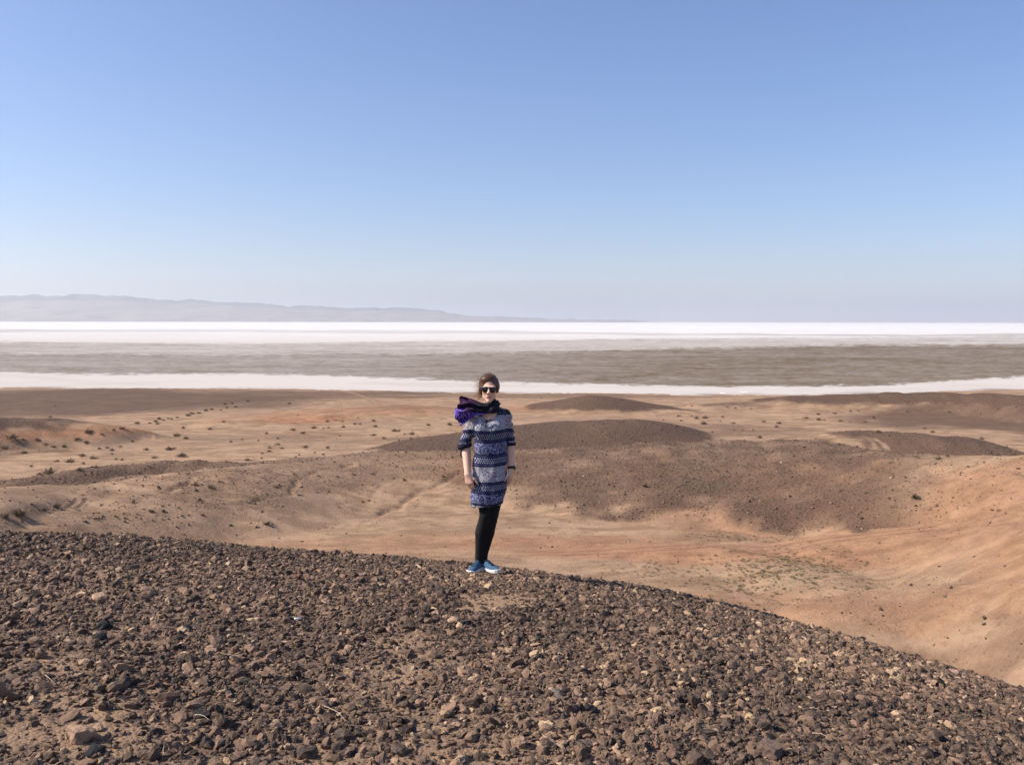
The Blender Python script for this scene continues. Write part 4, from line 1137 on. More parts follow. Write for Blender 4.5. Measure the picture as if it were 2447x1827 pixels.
def woman():
    root = bpy.data.objects.new('person', None); COL.objects.link(root)
    root.location = (FOOT[0], FOOT[1], FOOT[2] + 0.026)
    tag(root, 'woman in blue striped dress, black tights, sunglasses and windblown purple scarf', 'person')
    HC = np.array([0.047, -0.005, 1.562])                     # middle of the head
    # joints: x to the right of the picture, -y towards the camera, z up
    RS, RE, RW = np.array([-0.090, 0.022, 1.332]), np.array([-0.154, 0.022, 1.085]), np.array([-0.132, -0.078, 0.845])
    LS, LE, LW = np.array([0.184, 0.022, 1.332]), np.array([0.226, 0.045, 1.085]), np.array([0.235, -0.005, 0.875])
    RL = [(-0.020, 0.02, 0.90), (0.012, 0.005, 0.66), (0.018, -0.008, 0.475), (-0.020, 0.018, 0.31), (-0.040, 0.02, 0.115), (-0.042, 0.015, 0.05)]
    LL = [(0.120, 0.02, 0.90), (0.100, 0.022, 0.66), (0.073, 0.018, 0.475), (0.036, 0.042, 0.31), (-0.002, 0.040, 0.115), (0.000, 0.030, 0.05)]
    LR = [0.085, 0.070, 0.049, 0.050, 0.030, 0.029]

    def head(f):
        c = HC
        f.ell(c + (0, 0.018, 0.030), (0.069, 0.088, 0.088), 0.0)
        f.ell(c + (0, -0.026, -0.038), (0.051, 0.061, 0.074), 0.03)
        f.ell(c + (0, -0.064, -0.100), (0.021, 0.020, 0.018), 0.025)           # chin
        for s in (-1, 1):
            f.ell(c + (s * 0.036, -0.060, -0.020), (0.020, 0.020, 0.020), 0.02)   # cheek
            f.ell(c + (s * 0.038, -0.008, -0.064), (0.014, 0.028, 0.022), 0.025)   # jaw
            f.ell(c + (s * 0.030, -0.078, 0.020), (0.026, 0.012, 0.008), 0.014)   # brow
            f.ell(c + (s * 0.074, 0.012, -0.008), (0.009, 0.019, 0.030), 0.006, rz=s * 0.4)   # ear
            f.ell(c + (s * 0.012, -0.094, -0.030), (0.008, 0.010, 0.007), 0.006)  # nostril wing
        f.cone(c + (0, -0.083, 0.016), 0.007, c + (0, -0.106, -0.024), 0.0105, 0.012)    # nose
        f.ell(c + (0, -0.082, -0.058), (0.026, 0.010, 0.0048), 0.007)             # upper lip
        f.ell(c + (0, -0.080, -0.068), (0.021, 0.011, 0.0058), 0.007)             # lower lip
        f.cone(c + (0, 0.024, -0.06), 0.041, (0.047, 0.028, 1.375), 0.050, 0.025)  # neck

    def hand(f, w, down, back, thumb, scale=1.0, curl=0.55):
        """palm and five fingers: down = along the hand, back = out of its back, thumb = towards the thumb side"""
        dn, bk, th = [np.array(v, float) / np.linalg.norm(v) for v in (down, back, thumb)]
        s = scale
        k = w + dn * 0.082 * s
        for o, r in ((-0.030, .0125), (-0.011, .0145), (0.010, .015), (0.029, .0135)):
            f.cone(w + dn * 0.012 + th * o * 0.45, 0.0185 * s, k + th * o * s - dn * abs(o) * 0.15, r * s, 0.014)
        for o, L, r in ((0.029, .072, .0082), (0.010, .080, .0086), (-0.011, .074, .0082), (-0.029, .058, .0072)):
            p = k + th * o * s - dn * abs(o) * 0.15; d = dn.copy(); rr = r * s
            for i, fr in enumerate((0.44, 0.31, 0.25)):
                a = curl * (0.55 if i == 0 else 0.85)
                d = d * math.cos(a) - bk * math.sin(a); d /= np.linalg.norm(d)
                q = p + d * L * fr * s
                f.cone(p, rr, q, rr * 0.92, 0.004); p = q; rr *= 0.92
        p = w + dn * 0.022 * s + th * 0.024 * s
        for L, a, r in ((0.040, 0.75, .0125), (0.030, 0.35, .0098), (0.024, 0.2, .0085)):
            d = dn * math.cos(a) + th * math.sin(a) - bk * 0.35; d /= np.linalg.norm(d)
            q = p + d * L * s; f.cone(p, r * s, q, r * 0.9 * s, 0.008); p = q

    def arms(f):
        f.chain([RS, RE, RW], [0.032, 0.032, 0.0235], 0.02); f.cone(RE + (0.005, -0.008, -0.06), 0.037, RW, 0.0235, 0.02)
        f.chain([LS, LE, LW], [0.032, 0.032, 0.0235], 0.02); f.cone(LE + (0.0, -0.008, -0.06), 0.037, LW, 0.0235, 0.02)
        hand(f, RW, (0.20, -0.06, -1.0), (-0.55, -0.85, 0), (0.80, -0.55, 0.1), 0.98, 0.45)
        hand(f, LW, (-0.04, -0.06, -1.0), (0.90, -0.35, 0), (-0.35, -0.92, 0), 0.98, 0.42)

    def torso(f):
        f.ell((0.048, 0.025, 1.27), (0.118, 0.084, 0.14), 0.04)
        f.cone((-0.062, 0.026, 1.33), 0.034, (0.158, 0.026, 1.33), 0.034, 0.05)
        f.cone((0.000, 0.03, 1.368), 0.040, (0.095, 0.03, 1.368), 0.040, 0.05)
        f.loft([(0.84, 0.05, 0.02, 0.122, 0.085), (0.92, 0.05, 0.02, 0.125, 0.085), (1.06, 0.05, 0.02, 0.10, 0.072), (1.2, 0.048, 0.02, 0.112, 0.078)], 0.05)

    def legs(f, grow=0.0):
        for P in (RL, LL): f.chain(P, [r + grow for r in LR], 0.012)
        f.ell((-0.024 , 0.048, 0.335), (0.040 + grow, 0.044 + grow, 0.085), 0.02); f.ell((0.034, 0.066, 0.335), (0.040 + grow, 0.044 + grow, 0.085), 0.02)

    # --- body: one continuous skin from head to ankles
    f = Field((-0.24, -0.17, 0.02), (0.31, 0.17, 1.70), 0.0036)
    torso(f); head(f); arms(f); legs(f)
    V, F = f.mesh('body')
    c = np.tile(np.array([0.66, 0.42, 0.31, 1.0]), (len(V), 1))
    def blob(p, r, col, amt):
        q = np.sqrt((((V - (HC + np.array(p))) / np.array(r)) ** 2).sum(1)); w = amt * (1 - sstep(0.6, 1.1, q))
        c[:, :3] = c[:, :3] * (1 - w[:, None]) + np.array(col) * w[:, None]
    blob((0, -0.09, -0.0575), (0.029, 0.02, 0.0065), (0.50, 0.20, 0.18), 0.8); blob((0, -0.09, -0.068), (0.024, 0.02, 0.0065), (0.55, 0.24, 0.21), 0.8)
    blob((0, -0.095, -0.0625), (0.031, 0.02, 0.0028), (0.22, 0.07, 0.06), 0.85)
    for s in (-1, 1): blob((s * 0.030, -0.085, -0.0585), (0.008, 0.02, 0.0035), (0.26, 0.10, 0.08), 0.7)
    for s in (-1, 1): blob((s * 0.04, -0.075, -0.025), (0.026, 0.03, 0.022), (0.68, 0.34, 0.27), 0.45)
    blob((0, -0.105, -0.025), (0.014, 0.02, 0.014), (0.68, 0.36, 0.28), 0.4)
    hz = (V[:, 2] < 0.82) & (V[:, 2] > 0.6) & ((V[:, 0] < -0.06) | (V[:, 0] > 0.19))
    c[hz, :3] = np.array([0.61, 0.37, 0.275])
    me = new_mesh('body', V, F); add_attr(me, 'tone', c)
    m = NT('skin', 0.5, 0.35); 
    m.bsdf.inputs['Subsurface Weight'].default_value = 0.08; m.bsdf.inputs['Subsurface Radius'].default_value = (0.012, 0.005, 0.003); m.bsdf.inputs['Subsurface Scale'].default_value = 1.0
    n = m.noise(m.objco(), 60, 4); m.bump(n, 0.15, 0.002)
    obj('body', me, m.color(m.mix(m.math('MULTIPLY', n, 0.18), m.attr('tone', out='Color'), (0.55, 0.30, 0.22))), root)

    # --- black tights
    f = Field((-0.13, -0.10, 0.045), (0.23, 0.14, 0.70), 0.004)
    legs(f, 0.004)
    V, F = f.mesh('tights')
    me = new_mesh('tights', V, F); m = NT('black_knit', 0.75, 0.25)
    m.bump(m.noise(m.objco(), 300, 2), 0.1, 0.001)
    obj('tights', me, m.color((0.0065, 0.006, 0.0065)), root)

    # --- dress with three-quarter sleeves
    SE = [(0.545, 0.026, 0.012, 0.128, 0.105), (0.62, 0.026, 0.012, 0.141, 0.118), (0.70, 0.044, 0.012, 0.152, 0.124), (0.80, 0.050, 0.014, 0.155, 0.124), (0.90, 0.051, 0.014, 0.149, 0.120), (1.00, 0.053, 0.014, 0.140, 0.114), (1.10, 0.055, 0.012, 0.138, 0.112), (1.20, 0.052, 0.010, 0.141, 0.112), (1.28, 0.050, 0.012, 0.134, 0.104), (1.345, 0.048, 0.020, 0.120, 0.080)]
    f = Field((-0.26, -0.17, 0.515), (0.32, 0.18, 1.46), 0.0034)
    f.loft(SE, 0.0)
    f.cone((-0.066, 0.024, 1.326), 0.055, (0.162, 0.024, 1.326), 0.055, 0.05)
    f.cone((0.0, 0.03, 1.362), 0.050, (0.095, 0.03, 1.362), 0.050, 0.05)
    for s in (-1, 1): f.ell((0.048 + s * 0.062, -0.072, 1.225), (0.058, 0.048, 0.062), 0.05)
    sl = lambda S, E, t: S + (E - S) * t
    f.chain([RS + (-.004, 0, 0.002), sl(RS, RE, 0.6), sl(RS, RE, 1.0) + (-0.004, -0.004, 0.01)], [0.048, 0.047, 0.051], 0.03)
    f.chain([LS + (.004, 0, 0.002), sl(LS, LE, 0.6), sl(LS, LE, 1.0) + (0, -0.004, 0.025)], [0.048, 0.043, 0.042], 0.03)
    # the hem hangs lower on the left of the picture; the skirt is open below
    s, X, Y, Z = f.box((-0.26, -0.17, 0.515), (0.32, 0.18, 0.66))
    f.F[s] = np.maximum(f.F[s], (0.562 + 0.10 * (X - 0.03) - Z + 0 * Y).astype(np.float32))
    f.loft([(0.52, 0.026, 0.012, 0.118, 0.094), (0.60, 0.026, 0.012, 0.134, 0.103), (0.66, 0.034, 0.012, 0.10, 0.07)], 0.0, 'cut')
    f.ell((0.050, -0.080, 1.372), (0.072, 0.100, 0.084), 0, 'cut'); f.ell((0.047, 0.03, 1.43), (0.075, 0.075, 0.06), 0, 'cut')   # neckline
    f.cone(sl(RS, RE, 0.93), 0.040, RE + (RW - RE) * 0.3, 0.043, 0, op='cut'); f.cone(sl(LS, LE, 0.93), 0.037, LE + (LW - LE) * 0.3, 0.039, 0, op='cut')
    V, F = f.mesh('dress'); N = vnormals(V, F)
    x, y, z = V.T
    arm = sstep(0.0, 0.03, np.maximum((-0.095 - x), (x - 0.20)))
    w = 0.007 * noise3(x * 9 + 3, y * 9, z * 5, 1) + 0.0055 * noise3(x * 22, y * 22, z * 9, 2)
    w += 0.006 * np.sin((z * 38 + x * 26 + 3 * noise3(x * 6, y * 6, z * 6, 3))) * sstep(1.30, 1.05, z) * sstep(0.70, 0.95, z) * (1 - arm) * 0.9
    w += 0.0026 * np.sin(np.arctan2(y, x - 0.03) * 11 + 2 * noise3(x * 5, y * 5, z * 4, 4)) * sstep(0.80, 0.56, z)
    w += arm * 0.006 * np.sin(z * 95 + 30 * y + 3 * noise3(x * 10, y * 10, z * 10, 5))
    V = V + N * w[:, None]
    col = dress_pattern(V[:, 0] + 0.25 * V[:, 1], V[:, 1], V[:, 2] - 0.035 * (V[:, 0] - 0.05), arm)
    me = new_mesh('dress', V, F); add_attr(me, 'print', col)
    m = NT('printed_cotton', 0.85, 0.15); m.bump(m.noise(m.objco(), 220, 3), 0.25, 0.002)
    m.bsdf.inputs['Sheen Weight'].default_value = 0.08
    dress = obj('dress', me, m.color(m.attr('print', out='Color')), root)
    # gathered cuffs
    navy = NT('navy_cotton', 0.85, 0.15); nn = navy.noise(navy.objco(), 90, 4)
    navy.bump(nn, 0.4, 0.004); NAVY = navy.color(navy.mix(navy.ramp(nn, 0.55, 0.75), (0.012, 0.013, 0.028), (0.07, 0.075, 0.12)))
    def cuff(ctr, axis, R, r, h, lab, seed):
        ax = np.array(axis, float); ax /= np.linalg.norm(ax); u = np.cross(ax, (0, 1, 0)); u /= np.linalg.norm(u); v = np.cross(ax, u)
        nu, nv = 60, 16; V = []
        for i in range(nu):
            a = 2 * math.pi * i / nu; puff = 1 + 0.10 * math.sin(a * 13 + seed) + 0.06 * math.sin(a * 7 + 1)
            e = u * math.cos(a) + v * math.sin(a)
            for j in range(nv):
                b = 2 * math.pi * j / nv
                V.append(ctr + e * (R + r * puff * math.cos(b)) + ax * (h * math.sin(b)))
        V = np.array(V); q = grid_faces(nu, nv, True).tolist()
        for i in range(nu):
            i2 = (i + 1) % nu; q.append((i * nv + nv - 1, i2 * nv + nv - 1, i2 * nv, i * nv))
        return obj('cuff', new_mesh('cuff', V, np.array(q)), NAVY, dress)
    cuff(sl(RS, RE, 1.0) + (-0.010, -0.006, -0.014), (0.30, -0.15, -1), 0.045, 0.017, 0.026, '', 1)
    cuff(sl(LS, LE, 1.0) + (0.002, -0.004, -0.002), (0.05, -0.1, -1), 0.040, 0.007, 0.015, '', 2)
    # ribbon end of the tied cuff, and the bow on the neckline
    P = RE + np.array([[-0.030, 0.02, -0.02], [-0.040, 0.02, -0.06], [-0.045, 0.018, -0.10], [-0.030, 0.015, -0.125]])
    obj('cuff_tie', tube(P, np.array([0.004, 0.007, 0.010, 0.008]), 8, flat=0.4), NAVY, dress)
    BC = np.array([0.040, -0.118, 1.303])
    bw = bmesh.new()
    me = bpy.data.meshes.new('bow'); Vb, Fb = [], []
    for k, (P, R) in enumerate([([(0, 0, 0), (0.018, -0.006, 0.006), (0.034, -0.002, 0.003)], [0.004, 0.010, 0.005]), ([(0, 0, 0), (-0.018, -0.006, 0.003), (-0.034, -0.001, -0.004)], [0.004, 0.009, 0.005]), ([(0, -0.004, 0), (-0.014, -0.006, -0.022), (-0.022, -0.004, -0.045)], [0.003, 0.004, 0.004]), ([(0, -0.004, 0), (-0.03, 0.0, -0.02), (-0.06, 0.008, -0.042)], [0.003, 0.005, 0.006])]):
        t_ = tube(np.array(P) + BC, np.array(R), 8, flat=0.5)
        o_ = len(Vb); Vb += [v.co[:] for v in t_.vertices]; Fb += [[i + o_ for i in p.vertices] for p in t_.polygons]
    me.from_pydata(Vb, [], Fb); obj('bow', me, NAVY, dress); bw.free()

    # --- shoes
    denim = NT('blue_canvas', 0.85, 0.2); dn = denim.noise(denim.objco(), 120, 4); denim.bump(dn, 0.3, 0.002)
    BLUE = denim.color(denim.mix(dn, (0.034, 0.08, 0.148), (0.075, 0.145, 0.24))); WHITE = NT('white_rubber', 0.5, 0.4).color((0.72, 0.71, 0.69)); LACE = NT('dark_lace', 0.8, 0.2).color((0.02, 0.035, 0.07))
    def shoe(ank, rz):
        f = Field((-0.065, -0.21, -0.012), (0.065, 0.10, 0.135), 0.0032)
        sec = [(-0.185, 0.020, 0.036), (-0.17, 0.034, 0.044), (-0.14, 0.042, 0.050), (-0.10, 0.043, 0.060), (-0.055, 0.038, 0.078), (-0.02, 0.035, 0.094), (0.02, 0.034, 0.100), (0.05, 0.033, 0.098), (0.066, 0.026, 0.082)]
        S = np.array(sec)
        s, X, Y, Z = f.box((-0.065, -0.21, -0.012), (0.065, 0.10, 0.135))
        w_ = np.interp(Y, S[:, 0], S[:, 1]); h_ = np.interp(Y, S[:, 0], S[:, 2])
        out = np.maximum(S[0, 0] - Y, Y - S[-1, 0])
        q = (np.abs(X / w_) ** 2.6 + (np.maximum(Z - 0.012, 0) / (h_ - 0.012)) ** 2.6) ** (1 / 2.6)
        d = np.maximum(np.maximum((q - 1) * 0.035, out), 0.008 - Z)
        f.put(s, d + 0 * X + 0 * Z, 0, 'add')
        f.cone((0, 0.012, 0.06), 0.026, (0, 0.008, 0.16), 0.036, 0, op='cut')
        V, F = f.mesh('shoe', 2)
        R = Matrix.Rotation(rz, 3, 'Z'); R = np.array(R)
        base = np.array([ank[0], ank[1], 0.0])
        me = new_mesh('shoe', 0.9 * V @ R.T, F); so = obj('shoe', me, BLUE, root); so.location = base
        f = Field((-0.07, -0.22, -0.02), (0.07, 0.10, 0.05), 0.0032)
        s, X, Y, Z = f.box((-0.07, -0.22, -0.02), (0.07, 0.10, 0.05))
        w2 = np.interp(Y, S[:, 0] * 1.02, S[:, 1] + 0.003); q = np.abs(X) - w2
        top = 0.022 + 0.012 * np.clip((-Y - 0.13) / 0.05, 0, 1)
        d = np.maximum(np.maximum(q, np.maximum(-0.192 - Y, Y - 0.071)), np.maximum(-0.006 - Z, Z - top))
        f.put(s, d + 0 * X + 0 * Z, 0, 'add')
        V, F = f.mesh('sole', 2); obj('sole', new_mesh('sole', 0.9 * V @ R.T, F), WHITE, so)
        for i in range(5):
            yy = -0.118 + 0.019 * i; hh = np.interp(yy, S[:, 0], S[:, 2]); ww = 0.020
            P = np.array([(t_ * ww, yy + 0.004 * (1 if i % 2 else -1) * t_, 0.012 + (hh - 0.008) * (1 - abs(t_ * ww / 0.04) ** 2.6) ** (1 / 2.6)) for t_ in np.linspace(-1, 1, 9)])
            obj('lace', tube(0.9 * P @ R.T, np.full(9, 0.003), 6), LACE, so)
    shoe((-0.046, 0.010), -math.radians(26)); shoe((0.012, 0.022), math.radians(44))

    # --- hair
    f = Field(HC + (-0.15, -0.13, -0.13), HC + (0.13, 0.15, 0.16), 0.0028)
    f.ell(HC + (0, 0.026, 0.036), (0.077, 0.094, 0.089), 0.0)
    f.ell(HC + (-0.022, -0.004, 0.084), (0.050, 0.060, 0.032), 0.03)      # swept crown
    f.ell(HC + (0.0, 0.095, -0.02), (0.05, 0.05, 0.05), 0.04)            # knot at the back
    f.ell(HC + (-0.066, 0.022, 0.0), (0.022, 0.045, 0.055), 0.03); f.ell(HC + (0.066, 0.024, 0.01), (0.020, 0.042, 0.050), 0.03)
    f.ell(HC + (-0.002, -0.112, -0.036), (0.064, 0.104, 0.121), 0, 'cut')
    f.ell(HC + (0.0, -0.10, -0.12), (0.085, 0.115, 0.12), 0, 'cut')
    V, F = f.mesh('hair'); N = vnormals(V, F)
    q = V - HC
    ang = np.arctan2(q[:, 2] - 0.02, q[:, 0] + 0.02)
    strand = np.sin(ang * 95 + 9 * noise3(q[:, 0] * 25, q[:, 1] * 12, q[:, 2] * 25, 8)) * 0.0007 + 0.003 * noise3(q[:, 0] * 45, q[:, 1] * 14, q[:, 2] * 30, 7)
    me = new_mesh('hair', V + N * strand[:, None], F)
    m = NT('brown_hair', 0.45, 0.4); n = m.noise(m.map(m.objco(), (160, 25, 60)), 1.0, 4)
    HAIR = m.color(m.mix(n, (0.025, 0.011, 0.006), (0.13, 0.055, 0.027))); hair = obj('hair', me, HAIR, root)
    m = NT('light_brown_wisps', 0.5, 0.4); WISP = m.color((0.24, 0.115, 0.055))  # loose strands are a lighter brown than the hair cap
    rg = random.Random(5); Vb, Fb = [], []
    def wisp(P, r0):
        n_ = len(P); t_ = tube(np.array(P), np.linspace(r0, 0.00035, n_), 5)
        o_ = len(Vb); Vb.extend([v.co[:] for v in t_.vertices]); Fb.extend([[i + o_ for i in p.vertices] for p in t_.polygons])
    for i in range(50):          # tresses blown out to the left of the picture
        a = HC + np.array([-0.068 + rg.gauss(0, 0.006), 0.02 + rg.gauss(0, 0.025), rg.uniform(-0.06, 0.075)])
        L = rg.uniform(0.03, 0.075); up = rg.uniform(-0.5, 0.45) - (0.5 if a[2] < HC[2] else 0); cv = rg.gauss(0, 0.02)
        wisp([a + np.array([-L * t, 0.02 * t * rg.uniform(-1, 1), up * L * t + cv * math.sin(t * 3)]) for t in np.linspace(0, 1, 7)], 0.0016)
    for z0, L, rise, cv in ((0.055, 0.085, 0.05, 0.02), (0.045, 0.10, -0.01, -0.03), (0.065, 0.06, 0.055, 0.01), (0.02, 0.07, -0.02, -0.02)):
        a = HC + np.array([-0.070, 0.0, z0])
        wisp([a + np.array([-L * t, -0.01 * t, rise * t + cv * math.sin(t * 3.1)]) for t in np.linspace(0, 1, 10)], 0.0011)
    for i in range(45):          # the low tuft behind the ear
        a = HC + np.array([-0.062 + rg.gauss(0, 0.006), 0.045 + rg.gauss(0, 0.012), rg.uniform(-0.075, 0.0)])
        L = rg.uniform(0.03, 0.06)
        wisp([a + np.array([-L * 0.7 * t, 0.01 * t, -L * t * t * rg.uniform(0.4, 1.1)]) for t in np.linspace(0, 1, 6)], 0.0018)
    for i in range(26):          # flyaways over the crown
        th = rg.uniform(0.1, 3.0); a = HC + np.array([0.082 * math.cos(th), 0.01 + rg.gauss(0, 0.02), 0.04 + 0.094 * math.sin(th)])
        L = rg.uniform(0.02, 0.045)
        wisp([a + np.array([-L * t * math.sin(th), -0.01 * t, 0.006 * math.sin(t * 3) + 0.003 - 0.015 * t]) for t in np.linspace(0, 1, 6)], 0.0012)
    for i in range(190):
        ph = rg.uniform(0.12, 3.0); e0, e1 = rg.uniform(-0.55, 0.2), rg.uniform(0.7, 1.5); kk = rg.uniform(1.0, 1.035); wv = rg.gauss(0, 0.05)
        P_ = []
        for t in np.linspace(0, 1, 9):
            e_ = e0 + (e1 - e0) * t; cc = math.cos(e_); pp = ph + wv * math.sin(t * 4)
            P_.append(HC + np.array([0.0785 * kk * cc * math.cos(pp), 0.026 + 0.095 * kk * math.sin(e_), 0.036 + 0.0905 * kk * cc * math.sin(pp)]))
        if P_[0][1] < HC[1] - 0.035 and P_[0][2] < HC[2] + 0.085: continue
        wisp(P_, 0.0017)
    me = bpy.data.meshes.new('loose_strands'); me.from_pydata([tuple(v) for v in Vb], [], Fb)
    for p in me.polygons: p.use_smooth = True
    obj('loose_strands', me, WISP, hair)

    # --- sunglasses
    gl = NT('dark_lens', 0.08, 0.6); LENS = gl.color((0.006, 0.006, 0.007)); fr = NT('dark_frame', 0.3, 0.5); FRAME = fr.color((0.012, 0.011, 0.011))
    G = HC + np.array([0, -0.096, -0.002])
    sg = None
    def curvey(x): return 2.6 * x * x + 12 * abs(x) ** 3
    prof = [(-0.005, 0.020), (-0.030, 0.021), (-0.055, 0.017), (-0.060, 0.006), (-0.055, -0.012), (-0.042, -0.024), (-0.024, -0.025), (-0.011, -0.014), (-0.006, 0.002)]
    lens_meshes = []
    for s in (-1, 1):
        C = np.array(prof); t0 = np.arange(len(C)); tt = np.linspace(0, len(C), 45, endpoint=False)
        px_ = np.interp(tt, np.append(t0, len(C)), np.append(C[:, 0], C[0, 0])); pz_ = np.interp(tt, np.append(t0, len(C)), np.append(C[:, 1], C[0, 1]))
        for _ in range(2):
            px_ = (np.roll(px_, 1) + 2 * px_ + np.roll(px_, -1)) / 4; pz_ = (np.roll(pz_, 1) + 2 * pz_ + np.roll(pz_, -1)) / 4
        px_ = -s * px_ * -1 if s < 0 else -px_
        px_ = np.abs(px_) * s
        cx, cz = px_.mean(), pz_.mean()
        Vl, Fl = [], []
        rings = [1.0, 0.75, 0.45]
        for rr in rings:
            for a, b in zip(px_, pz_):
                X_, Z_ = cx + (a - cx) * rr, cz + (b - cz) * rr
                Vl.append(G + np.array([X_, curvey(X_) - 0.004 * (1 - rr), Z_]))
        Vl.append(G + np.array([cx, curvey(cx) - 0.004, cz])); nn_ = len(px_)
        for k in range(len(rings) - 1):
            for i in range(nn_): Fl.append((k * nn_ + i, k * nn_ + (i + 1) % nn_, (k + 1) * nn_ + (i + 1) % nn_, (k + 1) * nn_ + i))
        for i in range(nn_): Fl.append((2 * nn_ + i, 2 * nn_ + (i + 1) % nn_, len(Vl) - 1))
        rim = np.array([G + np.array([a, curvey(a), b]) for a, b in zip(np.append(px_, px_[:2]), np.append(pz_, pz_[:2]))])
        lens_meshes.append((Vl, Fl, rim))
    bridge = np.array([G + np.array([x_, curvey(x_) - 0.002, 0.010 + 0.004 * math.cos(x_ * 200)]) for x_ in np.linspace(-0.010, 0.010, 7)])
    bar = np.array([G + np.array([x_, curvey(x_) - 0.001, 0.021]) for x_ in np.linspace(-0.052, 0.052, 15)])
    sg = obj('sunglasses', tube(bar, np.full(15, 0.0022), 8), FRAME, root)
    obj('bridge', tube(bridge, np.full(7, 0.002), 8), FRAME, sg)
    for (Vl, Fl, rim), s in zip(lens_meshes, (-1, 1)):
        me = bpy.data.meshes.new('lens'); me.from_pydata([tuple(v) for v in Vl], [], Fl)
        for p in me.polygons: p.use_smooth = True
        obj('lens', me, LENS, sg)
        obj('rim', tube(rim, np.full(len(rim), 0.0016), 6, caps=False), FRAME, sg)
        T = np.array([G + np.array([s * 0.060, curvey(0.060), 0.012]), HC + np.array([s * 0.075, -0.03, 0.012]), HC + np.array([s * 0.077, 0.015, 0.012])])
        obj('temple', tube(T, np.full(3, 0.0025), 6), FRAME, sg)

    # --- wristwatch on the arm at the right
    bl = NT('black_strap', 0.4, 0.4).color((0.008, 0.008, 0.009))
    ax = (LW - LE) / np.linalg.norm(LW - LE); u = np.cross(ax, (0, 1, 0)); u /= np.linalg.norm(u); v = np.cross(ax, u); wc = LW - ax * 0.012
    nu, nv = 36, 8; Vw = []
    for i in range(nu):
        a = 2 * math.pi * i / nu; e = u * math.cos(a) + v * math.sin(a)
        for j, (dr, dh) in enumerate([(0.0, -.012), (.003, -.013), (.005, -.009), (.005, .009), (.003, .013), (0, .012), (-.002, .006), (-.002, -.006)]):
            Vw.append(wc + e * (0.0265 + dr) + ax * dh)
    q = grid_faces(nu, nv, True).tolist() + [(i * nv + nv - 1, ((i + 1) % nu) * nv + nv - 1, ((i + 1) % nu) * nv, i * nv) for i in range(nu)]
    wt = obj('wristwatch', new_mesh('wristwatch', np.array(Vw), np.array(q)), bl, root)
    o2 = np.array([0.92, -0.38, 0.0]); o2 /= np.linalg.norm(o2); face = [wc + o2 * 0.028, wc + o2 * 0.038]
    obj('watch_case', tube(np.array([face[0], (face[0] + face[1]) / 2, face[1]]), np.array([0.017, 0.017, 0.015]), 20), bl, wt)

    # --- scarf: folds round the neck and a tail blown to the left
    nu, nv = 120, 28; V = []
    for i in range(nu):
        a = 2 * math.pi * i / nu                                   # 0 = right of the picture, going to the front
        dx, dy = math.cos(a), -math.sin(a)
        front = max(0.0, math.sin(a)); left = max(0.0, -math.cos(a)); right = max(0.0, math.cos(a))
        zc = 1.416 - 0.014 * front + 0.012 * right - 0.012 * left
        hgt = 0.034 + 0.006 * front + 0.010 * right
        R0 = 0.060 + 0.012 * front + 0.008 * left
        for j in range(nv):
            b = 2 * math.pi * j / nv
            fold = 0.007 * math.sin(5 * b + 3 * a) + 0.006 * math.sin(9 * b - 4 * a + 1) + 0.005 * math.sin(3 * b + 7 * a)
            r = R0 + (0.022 + fold) * math.cos(b) - 0.012 * math.sin(b)
            V.append((0.047 + dx * r * 1.02, 0.012 + dy * r * 1.05, zc + (hgt + 0.6 * fold) * math.sin(b)))
    V = np.array(V); Fq = grid_faces(nu, nv, True).tolist() + [(i * nv + nv - 1, ((i + 1) % nu) * nv + nv - 1, ((i + 1) % nu) * nv, i * nv) for i in range(nu)]
    tone = np.zeros((len(V), 2)); tone[:, 0] = 0.0
    # the tail: u from the neck to the free edge, v from its upper to its lower border
    Lk = np.array([(0.02, 1.435), (-0.035, 1.452), (-0.10, 1.478), (-0.150, 1.498), (-0.188, 1.507)])
    Le = np.array([(-0.188, 1.507), (-0.208, 1.480), (-0.196, 1.452), (-0.216, 1.430), (-0.222, 1.405), (-0.244, 1.398), (-0.244, 1.362), (-0.236, 1.325), (-0.218, 1.285), (-0.196, 1.248)])
    Lb = np.array([(0.035, 1.352), (-0.03, 1.350), (-0.075, 1.338), (-0.12, 1.30), (-0.170, 1.262), (-0.196, 1.248)])
    def curve(P, t): s_ = np.linspace(0, 1, len(P)); return np.stack([np.interp(t, s_, P[:, 0]), np.interp(t, s_, P[:, 1])], -1)
    mu, mv = 70, 80; uu = np.linspace(0, 1, mu); vv = np.linspace(0, 1, mv)
    T, B, E = curve(Lk, uu), curve(Lb, uu), curve(Le, vv); S0 = np.stack([np.interp(vv, [0, 1], [Lk[0, 0], Lb[0, 0]]), np.interp(vv, [0, 1], [Lk[0, 1], Lb[0, 1]])], -1)
    U, Vg = np.meshgrid(uu, vv, indexing='ij')
    P2 = (1 - Vg)[..., None] * T[:, None, :] + Vg[..., None] * B[:, None, :] + (1 - U)[..., None] * S0[None] + U[..., None] * E[None] \
        - ((1 - U) * (1 - Vg))[..., None] * Lk[0] - (U * (1 - Vg))[..., None] * Lk[-1] - ((1 - U) * Vg)[..., None] * Lb[0] - (U * Vg)[..., None] * Lb[-1]
    amp = 0.008 + 0.026 * U ** 0.8
    yy = -0.085 + 0.035 * U - 0.030 * np.sin(Vg * math.pi) * U + amp * np.sin(Vg * 15 + 1.2 * np.sin(U * 4) + 0.6) + 0.4 * amp * np.sin(Vg * 31 + 5 * U + 1) - 0.02 * np.clip(Vg - 0.6, 0, 1)
    yy = yy + 0.012 * noise3(U * 5, Vg * 5, 0 * U, 77)
    zz = P2[..., 1] + 0.006 * np.sin(Vg * 23 + U * 6) * U
    V2 = np.stack([P2[..., 0], yy, zz], -1).reshape(-1, 3)
    off = len(V); V = np.vstack([V, V2]); Fq += (grid_faces(mu, mv) + off).tolist()
